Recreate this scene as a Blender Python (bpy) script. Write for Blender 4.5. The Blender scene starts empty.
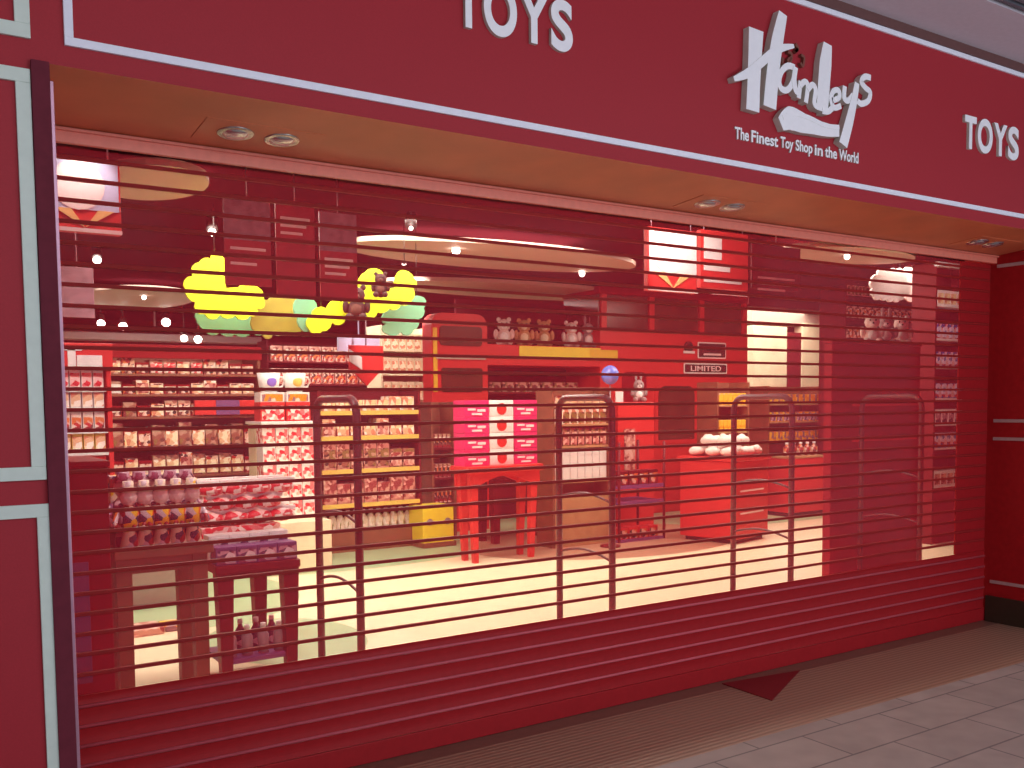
import bpy, bmesh, math, random
from mathutils import Vector, Matrix
random.seed(7)
C = bpy.context.scene.collection
S = bpy.context.scene

# ---------------------------------------------------------------- camera
EYE = Vector((0, 0, 1.7))
F, YAW, PIT, ROL, CY = 950.0, 0.57751, -0.064738, -0.0094515, 465.7
fw = Vector((math.sin(YAW)*math.cos(PIT), math.cos(YAW)*math.cos(PIT), math.sin(PIT)))
r0 = Vector((math.cos(YAW), -math.sin(YAW), 0)); u0 = r0.cross(fw)
rt = r0*math.cos(ROL) + u0*math.sin(ROL); up = -r0*math.sin(ROL) + u0*math.cos(ROL)
cd = bpy.data.cameras.new('camera'); cam = bpy.data.objects.new('camera', cd); C.objects.link(cam)
cam.matrix_world = Matrix(((rt.x, up.x, -fw.x, EYE.x), (rt.y, up.y, -fw.y, EYE.y), (rt.z, up.z, -fw.z, EYE.z), (0, 0, 0, 1)))
cd.sensor_width = 36; cd.lens = F/1024*36; cd.shift_y = (CY-384)/1024; cd.clip_start = .05
S.camera = cam

# ---------------------------------------------------------------- world, exposure, large lights
S.view_settings.view_transform = 'Standard'; S.view_settings.look = 'None'
S.view_settings.exposure = 0; S.view_settings.gamma = 1; S.view_settings.use_curve_mapping = False
w = bpy.data.worlds.new('world'); S.world = w; w.use_nodes = True
w.node_tree.nodes['Background'].inputs[0].default_value = (.62, .66, .80, 1)
w.node_tree.nodes['Background'].inputs[1].default_value = .50

def area(name, loc, size, power, col, tgt=None):
    l = bpy.data.lights.new(name, 'AREA'); l.shape = 'RECTANGLE'; l.size, l.size_y = size
    l.energy = power; l.color = col
    o = bpy.data.objects.new(name, l); C.objects.link(o); o.location = loc
    if tgt is not None:
        o.rotation_euler = (Vector(tgt)-Vector(loc)).to_track_quat('-Z', 'Y').to_euler()
    return o
area('mall_light', (0.8, -1.6, 3.75), (3.5, 1.2), 84, (.84, .88, 1), (1.8, 3.4, 2.0))
area('mall_light', (6.0, -1.2, 3.75), (3.0, 1.2), 58, (.84, .88, 1), (5.5, 3.4, 2.2))
area('mall_light', (4.5, -3.2, 1.2), (4, 1.5), 115, (.86, .88, 1), (4.8, 2.6, 3.9))  # added unseen uplight that brightens the mall ceiling
area('shop_light', (4.0, 8.2, 3.42), (5.0, 1.6), 420, (1, .92, .78))
area('shop_light', (9.5, 8.0, 3.42), (4.0, 1.6), 250, (1, .88, .74))
area('shop_light', (5.0, 13.5, 3.42), (6.0, 2.0), 330, (1, .92, .84))
area('shop_light', (3.4, 5.1, 3.42), (5.5, .8), 38, (1, .92, .82))
area('shop_light', (13, 12.0, 3.42), (4.0, 2.0), 250, (1, .92, .80))

# ---------------------------------------------------------------- pixel helpers (a point on a plane of known depth or height)
def ray(x, y): return fw + rt*((x-512)/F) - up*((y-CY)/F)
def at(x, y, Y):
    d = ray(x, y); return EYE + d*(Y/d.y)
def atz(x, y, z=0.0):
    d = ray(x, y); return EYE + d*((z-EYE.z)/d.z)

# ---------------------------------------------------------------- materials
def lin(v):
    v = v/255.0
    return v/12.92 if v <= .04045 else ((v+.055)/1.055)**2.4
def rgb(r, g, b): return (lin(r), lin(g), lin(b), 1)
def mat(name, c, rough=.5, metal=0, noise=.06, bump=0, scale=30, emit=None, es=0, coat=0):
    m = bpy.data.materials.new(name); m.use_nodes = True
    nt = m.node_tree; b = nt.nodes['Principled BSDF']
    b.inputs['Roughness'].default_value = rough; b.inputs['Metallic'].default_value = metal
    b.inputs['Coat Weight'].default_value = coat
    tc = nt.nodes.new('ShaderNodeTexCoord'); n = nt.nodes.new('ShaderNodeTexNoise')
    n.inputs['Scale'].default_value = scale; n.inputs['Detail'].default_value = 4
    nt.links.new(tc.outputs['Object'], n.inputs['Vector'])
    cr = nt.nodes.new('ShaderNodeValToRGB')
    cr.color_ramp.elements[0].position = .3; cr.color_ramp.elements[1].position = .7
    cr.color_ramp.elements[0].color = tuple(v*(1-noise) for v in c[:3])+(1,)
    cr.color_ramp.elements[1].color = tuple(min(1, v*(1+noise)) for v in c[:3])+(1,)
    nt.links.new(n.outputs['Fac'], cr.inputs['Fac']); nt.links.new(cr.outputs['Color'], b.inputs['Base Color'])
    if bump:
        bp = nt.nodes.new('ShaderNodeBump'); bp.inputs['Strength'].default_value = bump; bp.inputs['Distance'].default_value = .01
        nt.links.new(n.outputs['Fac'], bp.inputs['Height']); nt.links.new(bp.outputs['Normal'], b.inputs['Normal'])
    if emit:
        b.inputs['Emission Color'].default_value = emit; b.inputs['Emission Strength'].default_value = es
    return m
def pmat(name, cols, scale=14, rough=.4, sx=1, sz=1):
    """printed packaging: patches of a few flat inks"""
    m = bpy.data.materials.new(name); m.use_nodes = True
    nt = m.node_tree; b = nt.nodes['Principled BSDF']; b.inputs['Roughness'].default_value = rough
    tc = nt.nodes.new('ShaderNodeTexCoord'); mp = nt.nodes.new('ShaderNodeMapping')
    oi = nt.nodes.new('ShaderNodeObjectInfo'); ad = nt.nodes.new('ShaderNodeVectorMath'); ad.operation = 'ADD'
    mp.inputs['Scale'].default_value = (scale*sx, scale*sx, scale*sz)
    v = nt.nodes.new('ShaderNodeTexVoronoi'); v.inputs['Scale'].default_value = 1
    sep = nt.nodes.new('ShaderNodeSeparateColor')
    cr = nt.nodes.new('ShaderNodeValToRGB'); cr.color_ramp.interpolation = 'CONSTANT'
    el = cr.color_ramp.elements
    while len(el) < len(cols): el.new(.5)
    for i, c in enumerate(cols):
        el[i].position = i/len(cols); el[i].color = c
    L = nt.links.new
    L(tc.outputs['Object'], mp.inputs['Vector']); L(mp.outputs['Vector'], ad.inputs[0]); L(oi.outputs['Location'], ad.inputs[1])
    L(ad.outputs[0], v.inputs['Vector']); L(v.outputs['Color'], sep.inputs[0]); L(sep.outputs[0], cr.inputs['Fac'])
    L(cr.outputs['Color'], b.inputs['Base Color'])
    return m

FASCIA = mat('red_fascia_paint', (.38, .017, .028, 1), .6, noise=.05, bump=.03, scale=180)
RETURN = mat('red_return_panel', (.34, .010, .012, 1), .5, noise=.10, bump=.03, scale=22)
TRIM = mat('pale_trim_paint', (.84, .86, .94, 1), .45, noise=.03)
PTRIM = mat('pale_green_grey_trim', (.66, .76, .66, 1), .6, noise=.03)
LETTER = mat('white_letter_acrylic', (.93, .94, .96, 1), .35, noise=.02)
LETTERSIDE = mat('letter_return_grey', (.58, .58, .50, 1), .5)
JAMB = mat('dark_plum_jamb', (.15, .022, .036, 1), .75, noise=.08)
GUIDE = mat('pinkish_aluminium_guide', (.50, .28, .36, 1), .35, .5)
SLAT = mat('red_slat_enamel', (.36, .012, .016, 1), .5, noise=.05)
LIP = mat('red_slat_lip_highlight', (.62, .11, .14, 1), .40, noise=.04)  # paler than the slat paint: the lip's highlight put into its colour
RAIL = mat('maroon_hinge_rail', (.30, .020, .020, 1), .5, noise=.08)
SOFFIT = mat('russet_soffit_board', (.66, .19, .085, 1), .42, noise=.10, scale=3)
CHROME = mat('brushed_lamp_ring', (.45, .47, .47, 1), .25, .9)
LENS = mat('unlit_lamp_reflector', (.65, .72, .74, 1), .15, .8)
DARK = mat('black_recess', (.010, .008, .008, 1), .6)
MALLC = mat('grey_mall_ceiling', (.70, .67, .72, 1), .8, noise=.03)
GRILL = mat('grey_slot_grille', (.16, .17, .20, 1), .6)
MAROON = mat('maroon_shop_ceiling', (.045, .008, .014, 1), .6, noise=.25, scale=1.2)
MARWALL = mat('maroon_shop_wall', (.09, .014, .018, 1), .6, noise=.15, scale=2)
RED = mat('bright_red_lacquer', (.66, .040, .034, 1), .35, noise=.05)
RED2 = mat('deep_red_lacquer', (.27, .008, .012, 1), .45, noise=.06)
DRED = mat('dark_red_wood', (.14, .012, .016, 1), .4, noise=.12)
PINK = mat('hot_pink_card', (.78, .03, .16, 1), .45)
WHITE = mat('white_card', (.85, .82, .80, 1), .5)
CREAM = mat('cream_board', (.80, .70, .48, 1), .6, noise=.08, scale=6)
CREAM2 = mat('beige_ceiling_raft', (.55, .42, .35, 1), .6, noise=.05)
BROWN = mat('brown_shelf_wood', (.22, .085, .045, 1), .5, noise=.2, scale=8)
TAN = mat('tan_shelf_board', (.48, .28, .13, 1), .5, noise=.12, scale=10)
YELL = mat('yellow_price_strip', (.80, .58, .12, 1), .45)
YELLOW = mat('yellow_plastic', (.95, .72, .04, 1), .4)
LIME = mat('lime_yellow_foliage_board', (.72, .86, .015, 1), .5, noise=.06, scale=9)
SHADED_LEAF = mat('shaded_foliage_board', (.30, .26, .03, 1), .5, noise=.2, scale=9)  # shade on the foliage painted in as a darker olive
TEAL = mat('teal_foliage_board', (.14, .42, .25, 1), .5, noise=.1, scale=9)
BLACK = mat('black_plastic', (.02, .012, .015, 1), .45)
GREYP = mat('grey_plastic', (.30, .22, .25, 1), .45)
ANT = mat('mauve_grey_security_plastic', (.085, .025, .03, 1), .4)
GLASSD = mat('dark_brown_window_film', (.09, .035, .022, 1), .2, noise=.3, scale=5)
BLUE = mat('blue_balloon', (.12, .22, .72, 1), .2)
BULB = mat('lit_lamp_bulb', (1, 1, 1, 1), .5, emit=(1, .93, .82, 1), es=22)
GOLD = mat('yellow_line', (.85, .52, .03, 1), .4)
PALEPINK = mat('pale_pink_ink', (.92, .70, .68, 1), .5)
LILAC = mat('lilac_grey_ink', (.50, .50, .70, 1), .5)
ORANGEP = mat('pale_orange_ink', (.88, .50, .18, 1), .5)
PURPLE = mat('purple_card', (.16, .06, .20, 1), .5)
GREYG = mat('translucent_grey_basket', (.42, .36, .32, 1), .5)
P_MIX = pmat('mixed_toy_print', [rgb(190,40,40), rgb(225,180,160), rgb(70,35,40), rgb(220,120,60), rgb(235,215,200), rgb(120,60,60), rgb(150,30,40)], 26)
P_BRN = pmat('brown_toy_print', [rgb(110,55,50), rgb(150,90,75), rgb(80,30,35), rgb(190,150,130), rgb(140,110,60), rgb(125,40,45)], 22)
P_RW = pmat('red_and_white_print', [rgb(205,25,40), rgb(225,40,55), rgb(250,235,225), rgb(245,205,200), rgb(235,120,120), rgb(255,245,235), rgb(240,190,170)], 26)
P_CRM = pmat('cream_print', [rgb(255,240,205), rgb(235,190,150), rgb(255,250,235), rgb(220,140,110), rgb(245,225,170)], 20)
P_PUR = pmat('purple_and_pink_print', [rgb(120,75,110), rgb(190,150,165), rgb(85,45,90), rgb(225,205,210), rgb(140,60,90)], 26)
P_ORG = pmat('orange_multicolour_print', [rgb(235,110,20), rgb(240,215,190), rgb(60,55,90), rgb(245,190,30), rgb(150,30,30), rgb(200,180,190)], 24)
P_YEL = pmat('yellow_print', [rgb(240,170,30), rgb(230,140,20), rgb(235,215,200), rgb(150,110,120), rgb(250,200,60)], 16)
P_BLU = pmat('blue_and_white_print', [rgb(70,80,170), rgb(225,220,240), rgb(190,60,70), rgb(120,120,190), rgb(235,190,190)], 24)
P_PNK = pmat('dusty_pink_print', [rgb(200,130,120), rgb(235,190,175), rgb(150,60,60), rgb(215,160,140)], 22)
P_WHT = pmat('white_and_green_print', [rgb(250,240,220), rgb(255,250,240), rgb(150,150,90), rgb(230,215,190)], 30, sz=.3)

for m_, v_ in ((FASCIA, .35), (RETURN, .15), (SLAT, .18), (LIP, .25), (RAIL, .12), (MAROON, .0), (MARWALL, .05), (JAMB, .15), (MALLC, .1), (RED, .3), (RED2, .15), (DRED, .2)):
    m_.node_tree.nodes['Principled BSDF'].inputs['Specular IOR Level'].default_value = v_

# ---------------------------------------------------------------- mesh helper
BASE = {}
class MB:
    def __init__(s): s.bm = bmesh.new(); s.mi = 0
    def _mark(s, faces):
        for f in faces: f.material_index = s.mi
    def box(s, x0, x1, y0, y1, z0, z1, bev=0):
        n0 = len(s.bm.verts)
        r = bmesh.ops.create_cube(s.bm, size=1)
        vs = r['verts']
        for v in vs:
            v.co = Vector((x0+(v.co.x+.5)*(x1-x0), y0+(v.co.y+.5)*(y1-y0), z0+(v.co.z+.5)*(z1-z0)))
        fs = {f for v in vs for f in v.link_faces}; s._mark(fs)
        if bev:
            es = list({e for v in vs for e in v.link_edges})
            rr = bmesh.ops.bevel(s.bm, geom=es, offset=bev, segments=2, affect='EDGES', profile=.6)
            s._mark(rr['faces'])
        return s
    def prism(s, pts, y0, y1):
        """outline in the XZ plane, thickness along Y"""
        a = [s.bm.verts.new((x, y0, z)) for x, z in pts]; b = [s.bm.verts.new((x, y1, z)) for x, z in pts]
        fs = [s.bm.faces.new(a), s.bm.faces.new(b[::-1])]
        for i in range(len(pts)):
            j = (i+1) % len(pts); fs.append(s.bm.faces.new((a[j], a[i], b[i], b[j])))
        s._mark(fs); return s
    def taper(s, p0, p1, w0, w1):
        """four sided leg from p0 to p1"""
        vs = []
        for p, w in ((p0, w0), (p1, w1)):
            for dx, dy in ((-1,-1),(1,-1),(1,1),(-1,1)): vs.append(s.bm.verts.new((p[0]+dx*w, p[1]+dy*w, p[2])))
        fs = [s.bm.faces.new(vs[0:4][::-1]), s.bm.faces.new(vs[4:8])]
        for i in range(4):
            j = (i+1) % 4; fs.append(s.bm.faces.new((vs[i], vs[j], vs[j+4], vs[i+4])))
        s._mark(fs); return s
    def lathe(s, c, prof, n=20, axis='z'):
        rings = []
        for r, h in prof:
            ring = []
            for i in range(n):
                a = 2*math.pi*i/n; x, y = r*math.cos(a), r*math.sin(a)
                co = (x, y, h) if axis == 'z' else ((x, h, y) if axis == 'y' else (h, x, y))
                ring.append(s.bm.verts.new(Vector(c)+Vector(co)))
            rings.append(ring)
        fs = []
        for k in range(len(rings)-1):
            for i in range(n):
                j = (i+1) % n; fs.append(s.bm.faces.new((rings[k][i], rings[k][j], rings[k+1][j], rings[k+1][i])))
        fs.append(s.bm.faces.new(rings[0][::-1])); fs.append(s.bm.faces.new(rings[-1]))
        s._mark(fs); s.smooth = True; return s
    def ball(s, c, r, sc=(1,1,1), sub=2):
        rr = bmesh.ops.create_icosphere(s.bm, subdivisions=sub, radius=r)
        for v in rr['verts']: v.co = Vector(c)+Vector((v.co.x*sc[0], v.co.y*sc[1], v.co.z*sc[2]))
        fs = {f for v in rr['verts'] for f in v.link_faces}; s._mark(fs)
        for f in fs: f.smooth = True
        return s
    def tube(s, pts, r, n=10):
        pts = [Vector(p) for p in pts]; rings = []
        for i, p in enumerate(pts):
            t = (pts[min(i+1, len(pts)-1)]-pts[max(i-1, 0)]).normalized()
            a = t.cross(Vector((0,0,1)));
            if a.length < .2: a = t.cross(Vector((0,1,0)))
            if rings and a.dot(prev) < 0: a = -a
            a.normalize(); prev = a; b = t.cross(a)
            rings.append([s.bm.verts.new(p+(a*math.cos(2*math.pi*k/n)+b*math.sin(2*math.pi*k/n))*r) for k in range(n)])
        fs = []
        for k in range(len(rings)-1):
            for i in range(n):
                j = (i+1) % n; fs.append(s.bm.faces.new((rings[k][i], rings[k][j], rings[k+1][j], rings[k+1][i])))
        fs.append(s.bm.faces.new(rings[0][::-1])); fs.append(s.bm.faces.new(rings[-1]))
        s._mark(fs)
        for f in fs[:-2]: f.smooth = True
        return s
    def stroke(s, pts, wid, y0, y1):
        """ribbon of varying width along a polyline in the XZ plane"""
        wd = list(wid) if isinstance(wid, (list, tuple)) else [wid]*len(pts)
        if len(pts) > 2:
            P, W = [], []
            for i in range(len(pts)-1):
                p0, p1, p2, p3 = (Vector(pts[max(i-1, 0)]), Vector(pts[i]), Vector(pts[i+1]), Vector(pts[min(i+2, len(pts)-1)]))
                for k in range(4):
                    t = k/4
                    P.append(.5*((2*p1)+(p2-p0)*t+(2*p0-5*p1+4*p2-p3)*t*t+(3*p1-p0-3*p2+p3)*t**3)); W.append(wd[i]*(1-t)+wd[i+1]*t)
            P.append(Vector(pts[-1])); W.append(wd[-1])
        else: P, W = [Vector(p) for p in pts], wd
        n = len(P); L, R = [], []
        for i, p in enumerate(P):
            t = (P[min(i+1, n-1)]-P[max(i-1, 0)]).normalized(); q = Vector((-t.y, t.x))*W[i]/2
            L.append(tuple(p+q)); R.append(tuple(p-q))
        F_ = [[s.bm.verts.new((x, y, z)) for x, z in S_] for S_ in (L, R) for y in (y0, y1)]
        fs = []
        for i in range(n-1):
            fs.append(s.bm.faces.new((F_[0][i], F_[0][i+1], F_[2][i+1], F_[2][i])))
            fs.append(s.bm.faces.new((F_[1][i], F_[3][i], F_[3][i+1], F_[1][i+1])))
            fs.append(s.bm.faces.new((F_[0][i], F_[1][i], F_[1][i+1], F_[0][i+1])))
            fs.append(s.bm.faces.new((F_[2][i], F_[2][i+1], F_[3][i+1], F_[3][i])))
        fs.append(s.bm.faces.new((F_[0][0], F_[2][0], F_[3][0], F_[1][0]))); fs.append(s.bm.faces.new((F_[0][-1], F_[1][-1], F_[3][-1], F_[2][-1])))
        s._mark(fs)
        return s
    def build(s, name, mats, parent=None, origin=None):
        bmesh.ops.recalc_face_normals(s.bm, faces=s.bm.faces)
        me = bpy.data.meshes.new(name)
        if parent is not None: off = BASE.get(parent.name, Vector((0,0,0)))
        elif origin is not None: off = Vector(origin)
        else:
            cs = [v.co for v in s.bm.verts]
            off = Vector(((min(c.x for c in cs)+max(c.x for c in cs))/2, (min(c.y for c in cs)+max(c.y for c in cs))/2, min(c.z for c in cs)))
        bmesh.ops.translate(s.bm, verts=s.bm.verts, vec=-off)
        s.bm.to_mesh(me); s.bm.free()
        if getattr(s, 'smooth', False):
            me.polygons.foreach_set('use_smooth', [len(p.vertices) == 4 for p in me.polygons])
            me.update()
        for m in (mats if isinstance(mats, (list, tuple)) else [mats]): me.materials.append(m)
        o = bpy.data.objects.new(name, me); C.objects.link(o)
        if parent is not None: o.parent = parent
        else: o.location = off
        BASE[o.name] = off.copy()
        return o
def tag(o, label, cat, group=None, kind=None):
    o['label'] = label; o['category'] = cat
    if group: o['group'] = group
    if kind: o['kind'] = kind
    return o
def thing(name, label, cat, loc, group=None):
    o = bpy.data.objects.new(name, None); C.objects.link(o); o.location = loc
    o.empty_display_size = .1; BASE[o.name] = Vector(loc)
    return tag(o, label, cat, group)
def struct(o): o['kind'] = 'structure'; return o
def copy_tree(o, parent=None):
    c = o.copy(); C.objects.link(c); c.parent = parent
    for ch in [x for x in bpy.data.objects if x.parent == o]: copy_tree(ch, c)
    return c

# ================================================================ THE SETTING
FY, SY = 3.4815, 4.10           # front plane, shutter plane
XR = 6.997                      # right return
struct(MB().box(-3, 10, -5, FY-.205, -.06, 0).build('floor', None or mat('tmp', (1,1,1,1))))
fl = bpy.data.objects['floor']
# mall tiles
tm = bpy.data.materials.new('grey_brown_floor_tiles'); tm.use_nodes = True
nt = tm.node_tree; b = nt.nodes['Principled BSDF']; b.inputs['Roughness'].default_value = .6
tc = nt.nodes.new('ShaderNodeTexCoord'); br = nt.nodes.new('ShaderNodeTexBrick')
br.inputs['Scale'].default_value = 1; br.inputs['Brick Width'].default_value = .62; br.inputs['Row Height'].default_value = .31
br.inputs['Mortar Size'].default_value = .006; br.inputs['Color1'].default_value = (.44,.35,.31,1); br.inputs['Color2'].default_value = (.40,.315,.28,1)
br.inputs['Mortar'].default_value = (.19,.15,.145,1); br.offset = .5
nz = nt.nodes.new('ShaderNodeTexNoise'); nz.inputs['Scale'].default_value = 6; mx = nt.nodes.new('ShaderNodeMixRGB'); mx.blend_type = 'MULTIPLY'; mx.inputs[0].default_value = .4
nt.links.new(tc.outputs['Object'], br.inputs['Vector']); nt.links.new(tc.outputs['Object'], nz.inputs['Vector'])
nt.links.new(br.outputs['Color'], mx.inputs[1]); nt.links.new(nz.outputs['Fac'], mx.inputs[2]); nt.links.new(mx.outputs[0], b.inputs['Base Color'])
fl.data.materials[0] = tm
# brown ribbed threshold
rm = bpy.data.materials.new('brown_ribbed_threshold'); rm.use_nodes = True
nt = rm.node_tree; b = nt.nodes['Principled BSDF']; b.inputs['Roughness'].default_value = .45
tc = nt.nodes.new('ShaderNodeTexCoord'); wv = nt.nodes.new('ShaderNodeTexWave'); wv.bands_direction = 'Y'; wv.inputs['Scale'].default_value = 9; wv.inputs['Distortion'].default_value = 0
cr = nt.nodes.new('ShaderNodeValToRGB'); cr.color_ramp.elements[0].color = (.26,.145,.095,1); cr.color_ramp.elements[1].color = (.40,.24,.16,1)
nt.links.new(tc.outputs['Object'], wv.inputs['Vector']); nt.links.new(wv.outputs['Fac'], cr.inputs['Fac']); nt.links.new(cr.outputs['Color'], b.inputs['Base Color'])
bp = nt.nodes.new('ShaderNodeBump'); bp.inputs['Strength'].default_value = .5; bp.inputs['Distance'].default_value = .004
nt.links.new(wv.outputs['Fac'], bp.inputs['Height']); nt.links.new(bp.outputs['Normal'], b.inputs['Normal'])
struct(MB().box(-3, 10, FY-.205, SY-.14, -.06, 0).build('floor_threshold', rm))
THR = mat('smooth_brown_sill', (.20, .10, .07, 1), .4, noise=.1)
struct(MB().box(-3, 10, SY-.14, SY+.25, -.06, 0).build('trim_1', THR))
# shop floor: cream tile with mint green curved carpet areas
sm = bpy.data.materials.new('cream_and_mint_shop_floor'); sm.use_nodes = True
nt = sm.node_tree; b = nt.nodes['Principled BSDF']; b.inputs['Roughness'].default_value = .42
tc = nt.nodes.new('ShaderNodeTexCoord'); sp = nt.nodes.new('ShaderNodeSeparateXYZ'); nt.links.new(tc.outputs['Object'], sp.inputs[0])
def mth(op, a, bb):
    n = nt.nodes.new('ShaderNodeMath'); n.operation = op
    for i, v in enumerate((a, bb)):
        if isinstance(v, (int, float)): n.inputs[i].default_value = v
        else: nt.links.new(v, n.inputs[i])
    return n.outputs[0]
def disc(cx, cy, rx, ry):
    a = mth('DIVIDE', mth('SUBTRACT', sp.outputs[0], cx), rx); c_ = mth('DIVIDE', mth('SUBTRACT', sp.outputs[1], cy), ry)
    return mth('LESS_THAN', mth('ADD', mth('MULTIPLY', a, a), mth('MULTIPLY', c_, c_)), 1.0)
# origin of the floor object is (11, 12.65)
OX, OY = 11.0, 12.65
mint = mth('MAXIMUM', disc(4.2-OX, 11.6-OY, 3.4, 2.6), mth('MAXIMUM', disc(2.0-OX, 8.6-OY, 1.1, 1.3), mth('MAXIMUM', disc(2.35-OX, 6.6-OY, .55, .75), disc(11-OX, 13.3-OY, 6.2, 4.3))))
wood = disc(7.4-OX, 9.2-OY, 1.9, 1.35)
m1 = nt.nodes.new('ShaderNodeMixRGB'); m1.inputs[1].default_value = (.86,.74,.50,1); m1.inputs[2].default_value = (.36,.52,.30,1); nt.links.new(mint, m1.inputs[0])
m2 = nt.nodes.new('ShaderNodeMixRGB'); m2.inputs[2].default_value = (.42,.24,.15,1); nt.links.new(m1.outputs[0], m2.inputs[1]); nt.links.new(wood, m2.inputs[0])
nt.links.new(m2.outputs[0], b.inputs['Base Color'])
struct(MB().box(-3, 25, SY+.25, 21.05, -.06, 0).build('floor_shop', sm))

# walls
struct(MB().box(-3, .478, FY, SY+.2, 0, 2.823).build('wall_left', FASCIA))
struct(MB().box(-3, 10, FY, SY+.2, 2.823, 3.868).build('wall_front', FASCIA))
struct(MB().box(XR, 10, FY, SY+.2, 0, 2.823).build('wall_right', RETURN))
struct(MB().box(-3.1, -3, SY+.2, 21, 0, 3.5).build('wall_shop_left', MARWALL))
struct(MB().box(25, 25.1, SY+.2, 21, 0, 3.5).build('wall_shop_right', MARWALL))
struct(MB().box(-3, 25, 21, 21.1, 0, 3.5).build('wall_shop_back', MARWALL))
struct(MB().box(10, 25, SY+.1, SY+.2, 0, 3.5).build('wall_shop_front', MARWALL))
struct(MB().box(-3.1, 25.1, SY+.2, 21.1, 3.5, 3.6).build('ceiling_shop', MAROON))
cm = MB().box(-3, 10, -5, 2.45, 3.868, 3.95); cm.box(-3, 10, 3.035, FY, 3.868, 3.95); cm.box(-3, 10, 2.45, 3.035, 3.91, 3.95)
struct(cm.build('ceiling', MALLC))
# soffit, lip
so = MB().prism([(0, 0)]*0 or [(.478, 2.90), (.479, 2.90), (XR, 2.90), (XR, 2.80)], FY, FY+.001) if False else MB()
bm = so.bm
co = [(.478, FY+.001, 2.8225), (XR, FY+.001, 2.8225), (XR, SY-.06, 2.776), (.478, SY-.06, 2.776)]
lo = [bm.verts.new(c) for c in co]; hi = [bm.verts.new((c[0], c[1], 2.84)) for c in co]
bm.faces.new(lo); bm.faces.new(hi[::-1])
for i in range(4): bm.faces.new((lo[i], lo[(i+1) % 4], hi[(i+1) % 4], hi[i]))
struct(so.build('ceiling_soffit', SOFFIT))
LIPM = mat('salmon_shutter_head', (.90, .27, .19, 1), .4, noise=.05)  # raised albedo carries the warm light from inside the shop
lp = MB().box(.48, XR, SY-.055, SY-.03, 2.718, 2.80, .003); lp.box(.48, XR, SY-.07, SY-.055, 2.762, 2.772)
struct(lp.build('trim_2', LIPM))
# dark brown cornice batten at the ceiling + slot grille in the mall ceiling
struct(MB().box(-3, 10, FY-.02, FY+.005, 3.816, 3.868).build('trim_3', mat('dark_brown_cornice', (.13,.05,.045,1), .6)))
g = thing('ceiling_grille', 'grey slotted air grille set in the mall ceiling at the top right corner', 'grille', (5.3, 2.7, 3.868))
gm = MB().box(2.5, 9.0, 2.46, 3.03, 3.895, 3.908); gm.build('frame', DARK, g)
for i in range(11):
    y = 2.47+.051*i
    MB().box(2.5, 9.0, y, y+.024, 3.868, 3.898).build('slat', GRILL, g)

def frame(x0, x1, z0, z1, wd, y=FY, th=.012):
    f = MB(); f.box(x0, x1, y-th, y+.001, z1-wd, z1, .002); f.box(x0, x1, y-th, y+.001, z0, z0+wd, .002)
    f.box(x0, x0+wd, y-th, y+.001, z0+wd, z1-wd, .002); f.box(x1-wd, x1, y-th, y+.001, z0+wd, z1-wd, .002)
    return f
struct(frame(.528, 8.6, 2.889, 3.815, .028).build('trim_4', TRIM))
struct(frame(-1.6, .428, 2.889, 3.815, .045).build('trim_5', PTRIM))
struct(frame(-1.6, .422, 1.465, 2.792, .044).build('trim_6', PTRIM))
struct(frame(-1.6, .432, .12, 1.385, .044).build('trim_7', PTRIM))
RTRIM = mat('dim_pink_grey_trim', (.44, .27, .25, 1), .45)
rt_ = 8
for z in (2.696, 1.540, 1.404, .311):
    struct(MB().box(XR-.010, XR+.001, FY+.0, SY-.06, z-.012, z+.012, .002).build('trim_%d' % rt_, RTRIM)); rt_ += 1
struct(MB().box(XR-.014, XR+.002, FY, SY-.03, 0, .20).build('baseboard_right', mat('dark_olive_skirting', (.035,.022,.012,1), .4)))
struct(MB().box(.424, .479, FY-.02, FY+.001, 0, 2.823, .003).build('trim_%d' % rt_, JAMB)); rt_ += 1

# ================================================================ ROLLER SHUTTER
sh = thing('roller_shutter', 'closed red see-through roller shutter filling the shop entrance', 'shutter', ((.5+XR)/2, SY, 0))
X0, X1, XE = .50, XR-.004, 6.61
MB().box(X0, X1, SY-.02, SY+.02, .002, .100, .004).build('bottom_rail', SLAT, sh)
for k, z in enumerate([.102, .186, .266, .347, .428, .510]):
    z2 = [.186, .266, .347, .428, .510, .547][k]
    m = MB(); m.mi = 0
    # concave curtain slat: curved face with a rolled lip on top
    n = 6; h_ = z2-z-.016 if k < 5 else z2-z
    for i in range(n):
        t0, t1 = i/n, (i+1)/n
        y0 = SY-.012+.0035*math.sin(math.pi*t0); y1 = SY-.012+.0035*math.sin(math.pi*t1)
        za, zb = z+h_*t0, z+h_*t1
        vs = [m.bm.verts.new(c) for c in ((X0,y0,za),(X1,y0,za),(X1,y1,zb),(X0,y1,zb),(X0,y0+.008,za),(X1,y0+.008,za),(X1,y1+.008,zb),(X0,y1+.008,zb))]
        for q in ((0,1,2,3),(7,6,5,4),(0,4,5,1),(3,2,6,7),(0,3,7,4),(1,5,6,2)): m.bm.faces.new([vs[j] for j in q])
    s_ = m.build('slat', SLAT, sh)
    if k < 5:
        l = MB(); l.tube([(X0, SY-.010, z2-.008), (X1, SY-.010, z2-.008)], .0075, 8); l.build('slat_lip', LIP, s_)
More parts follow.
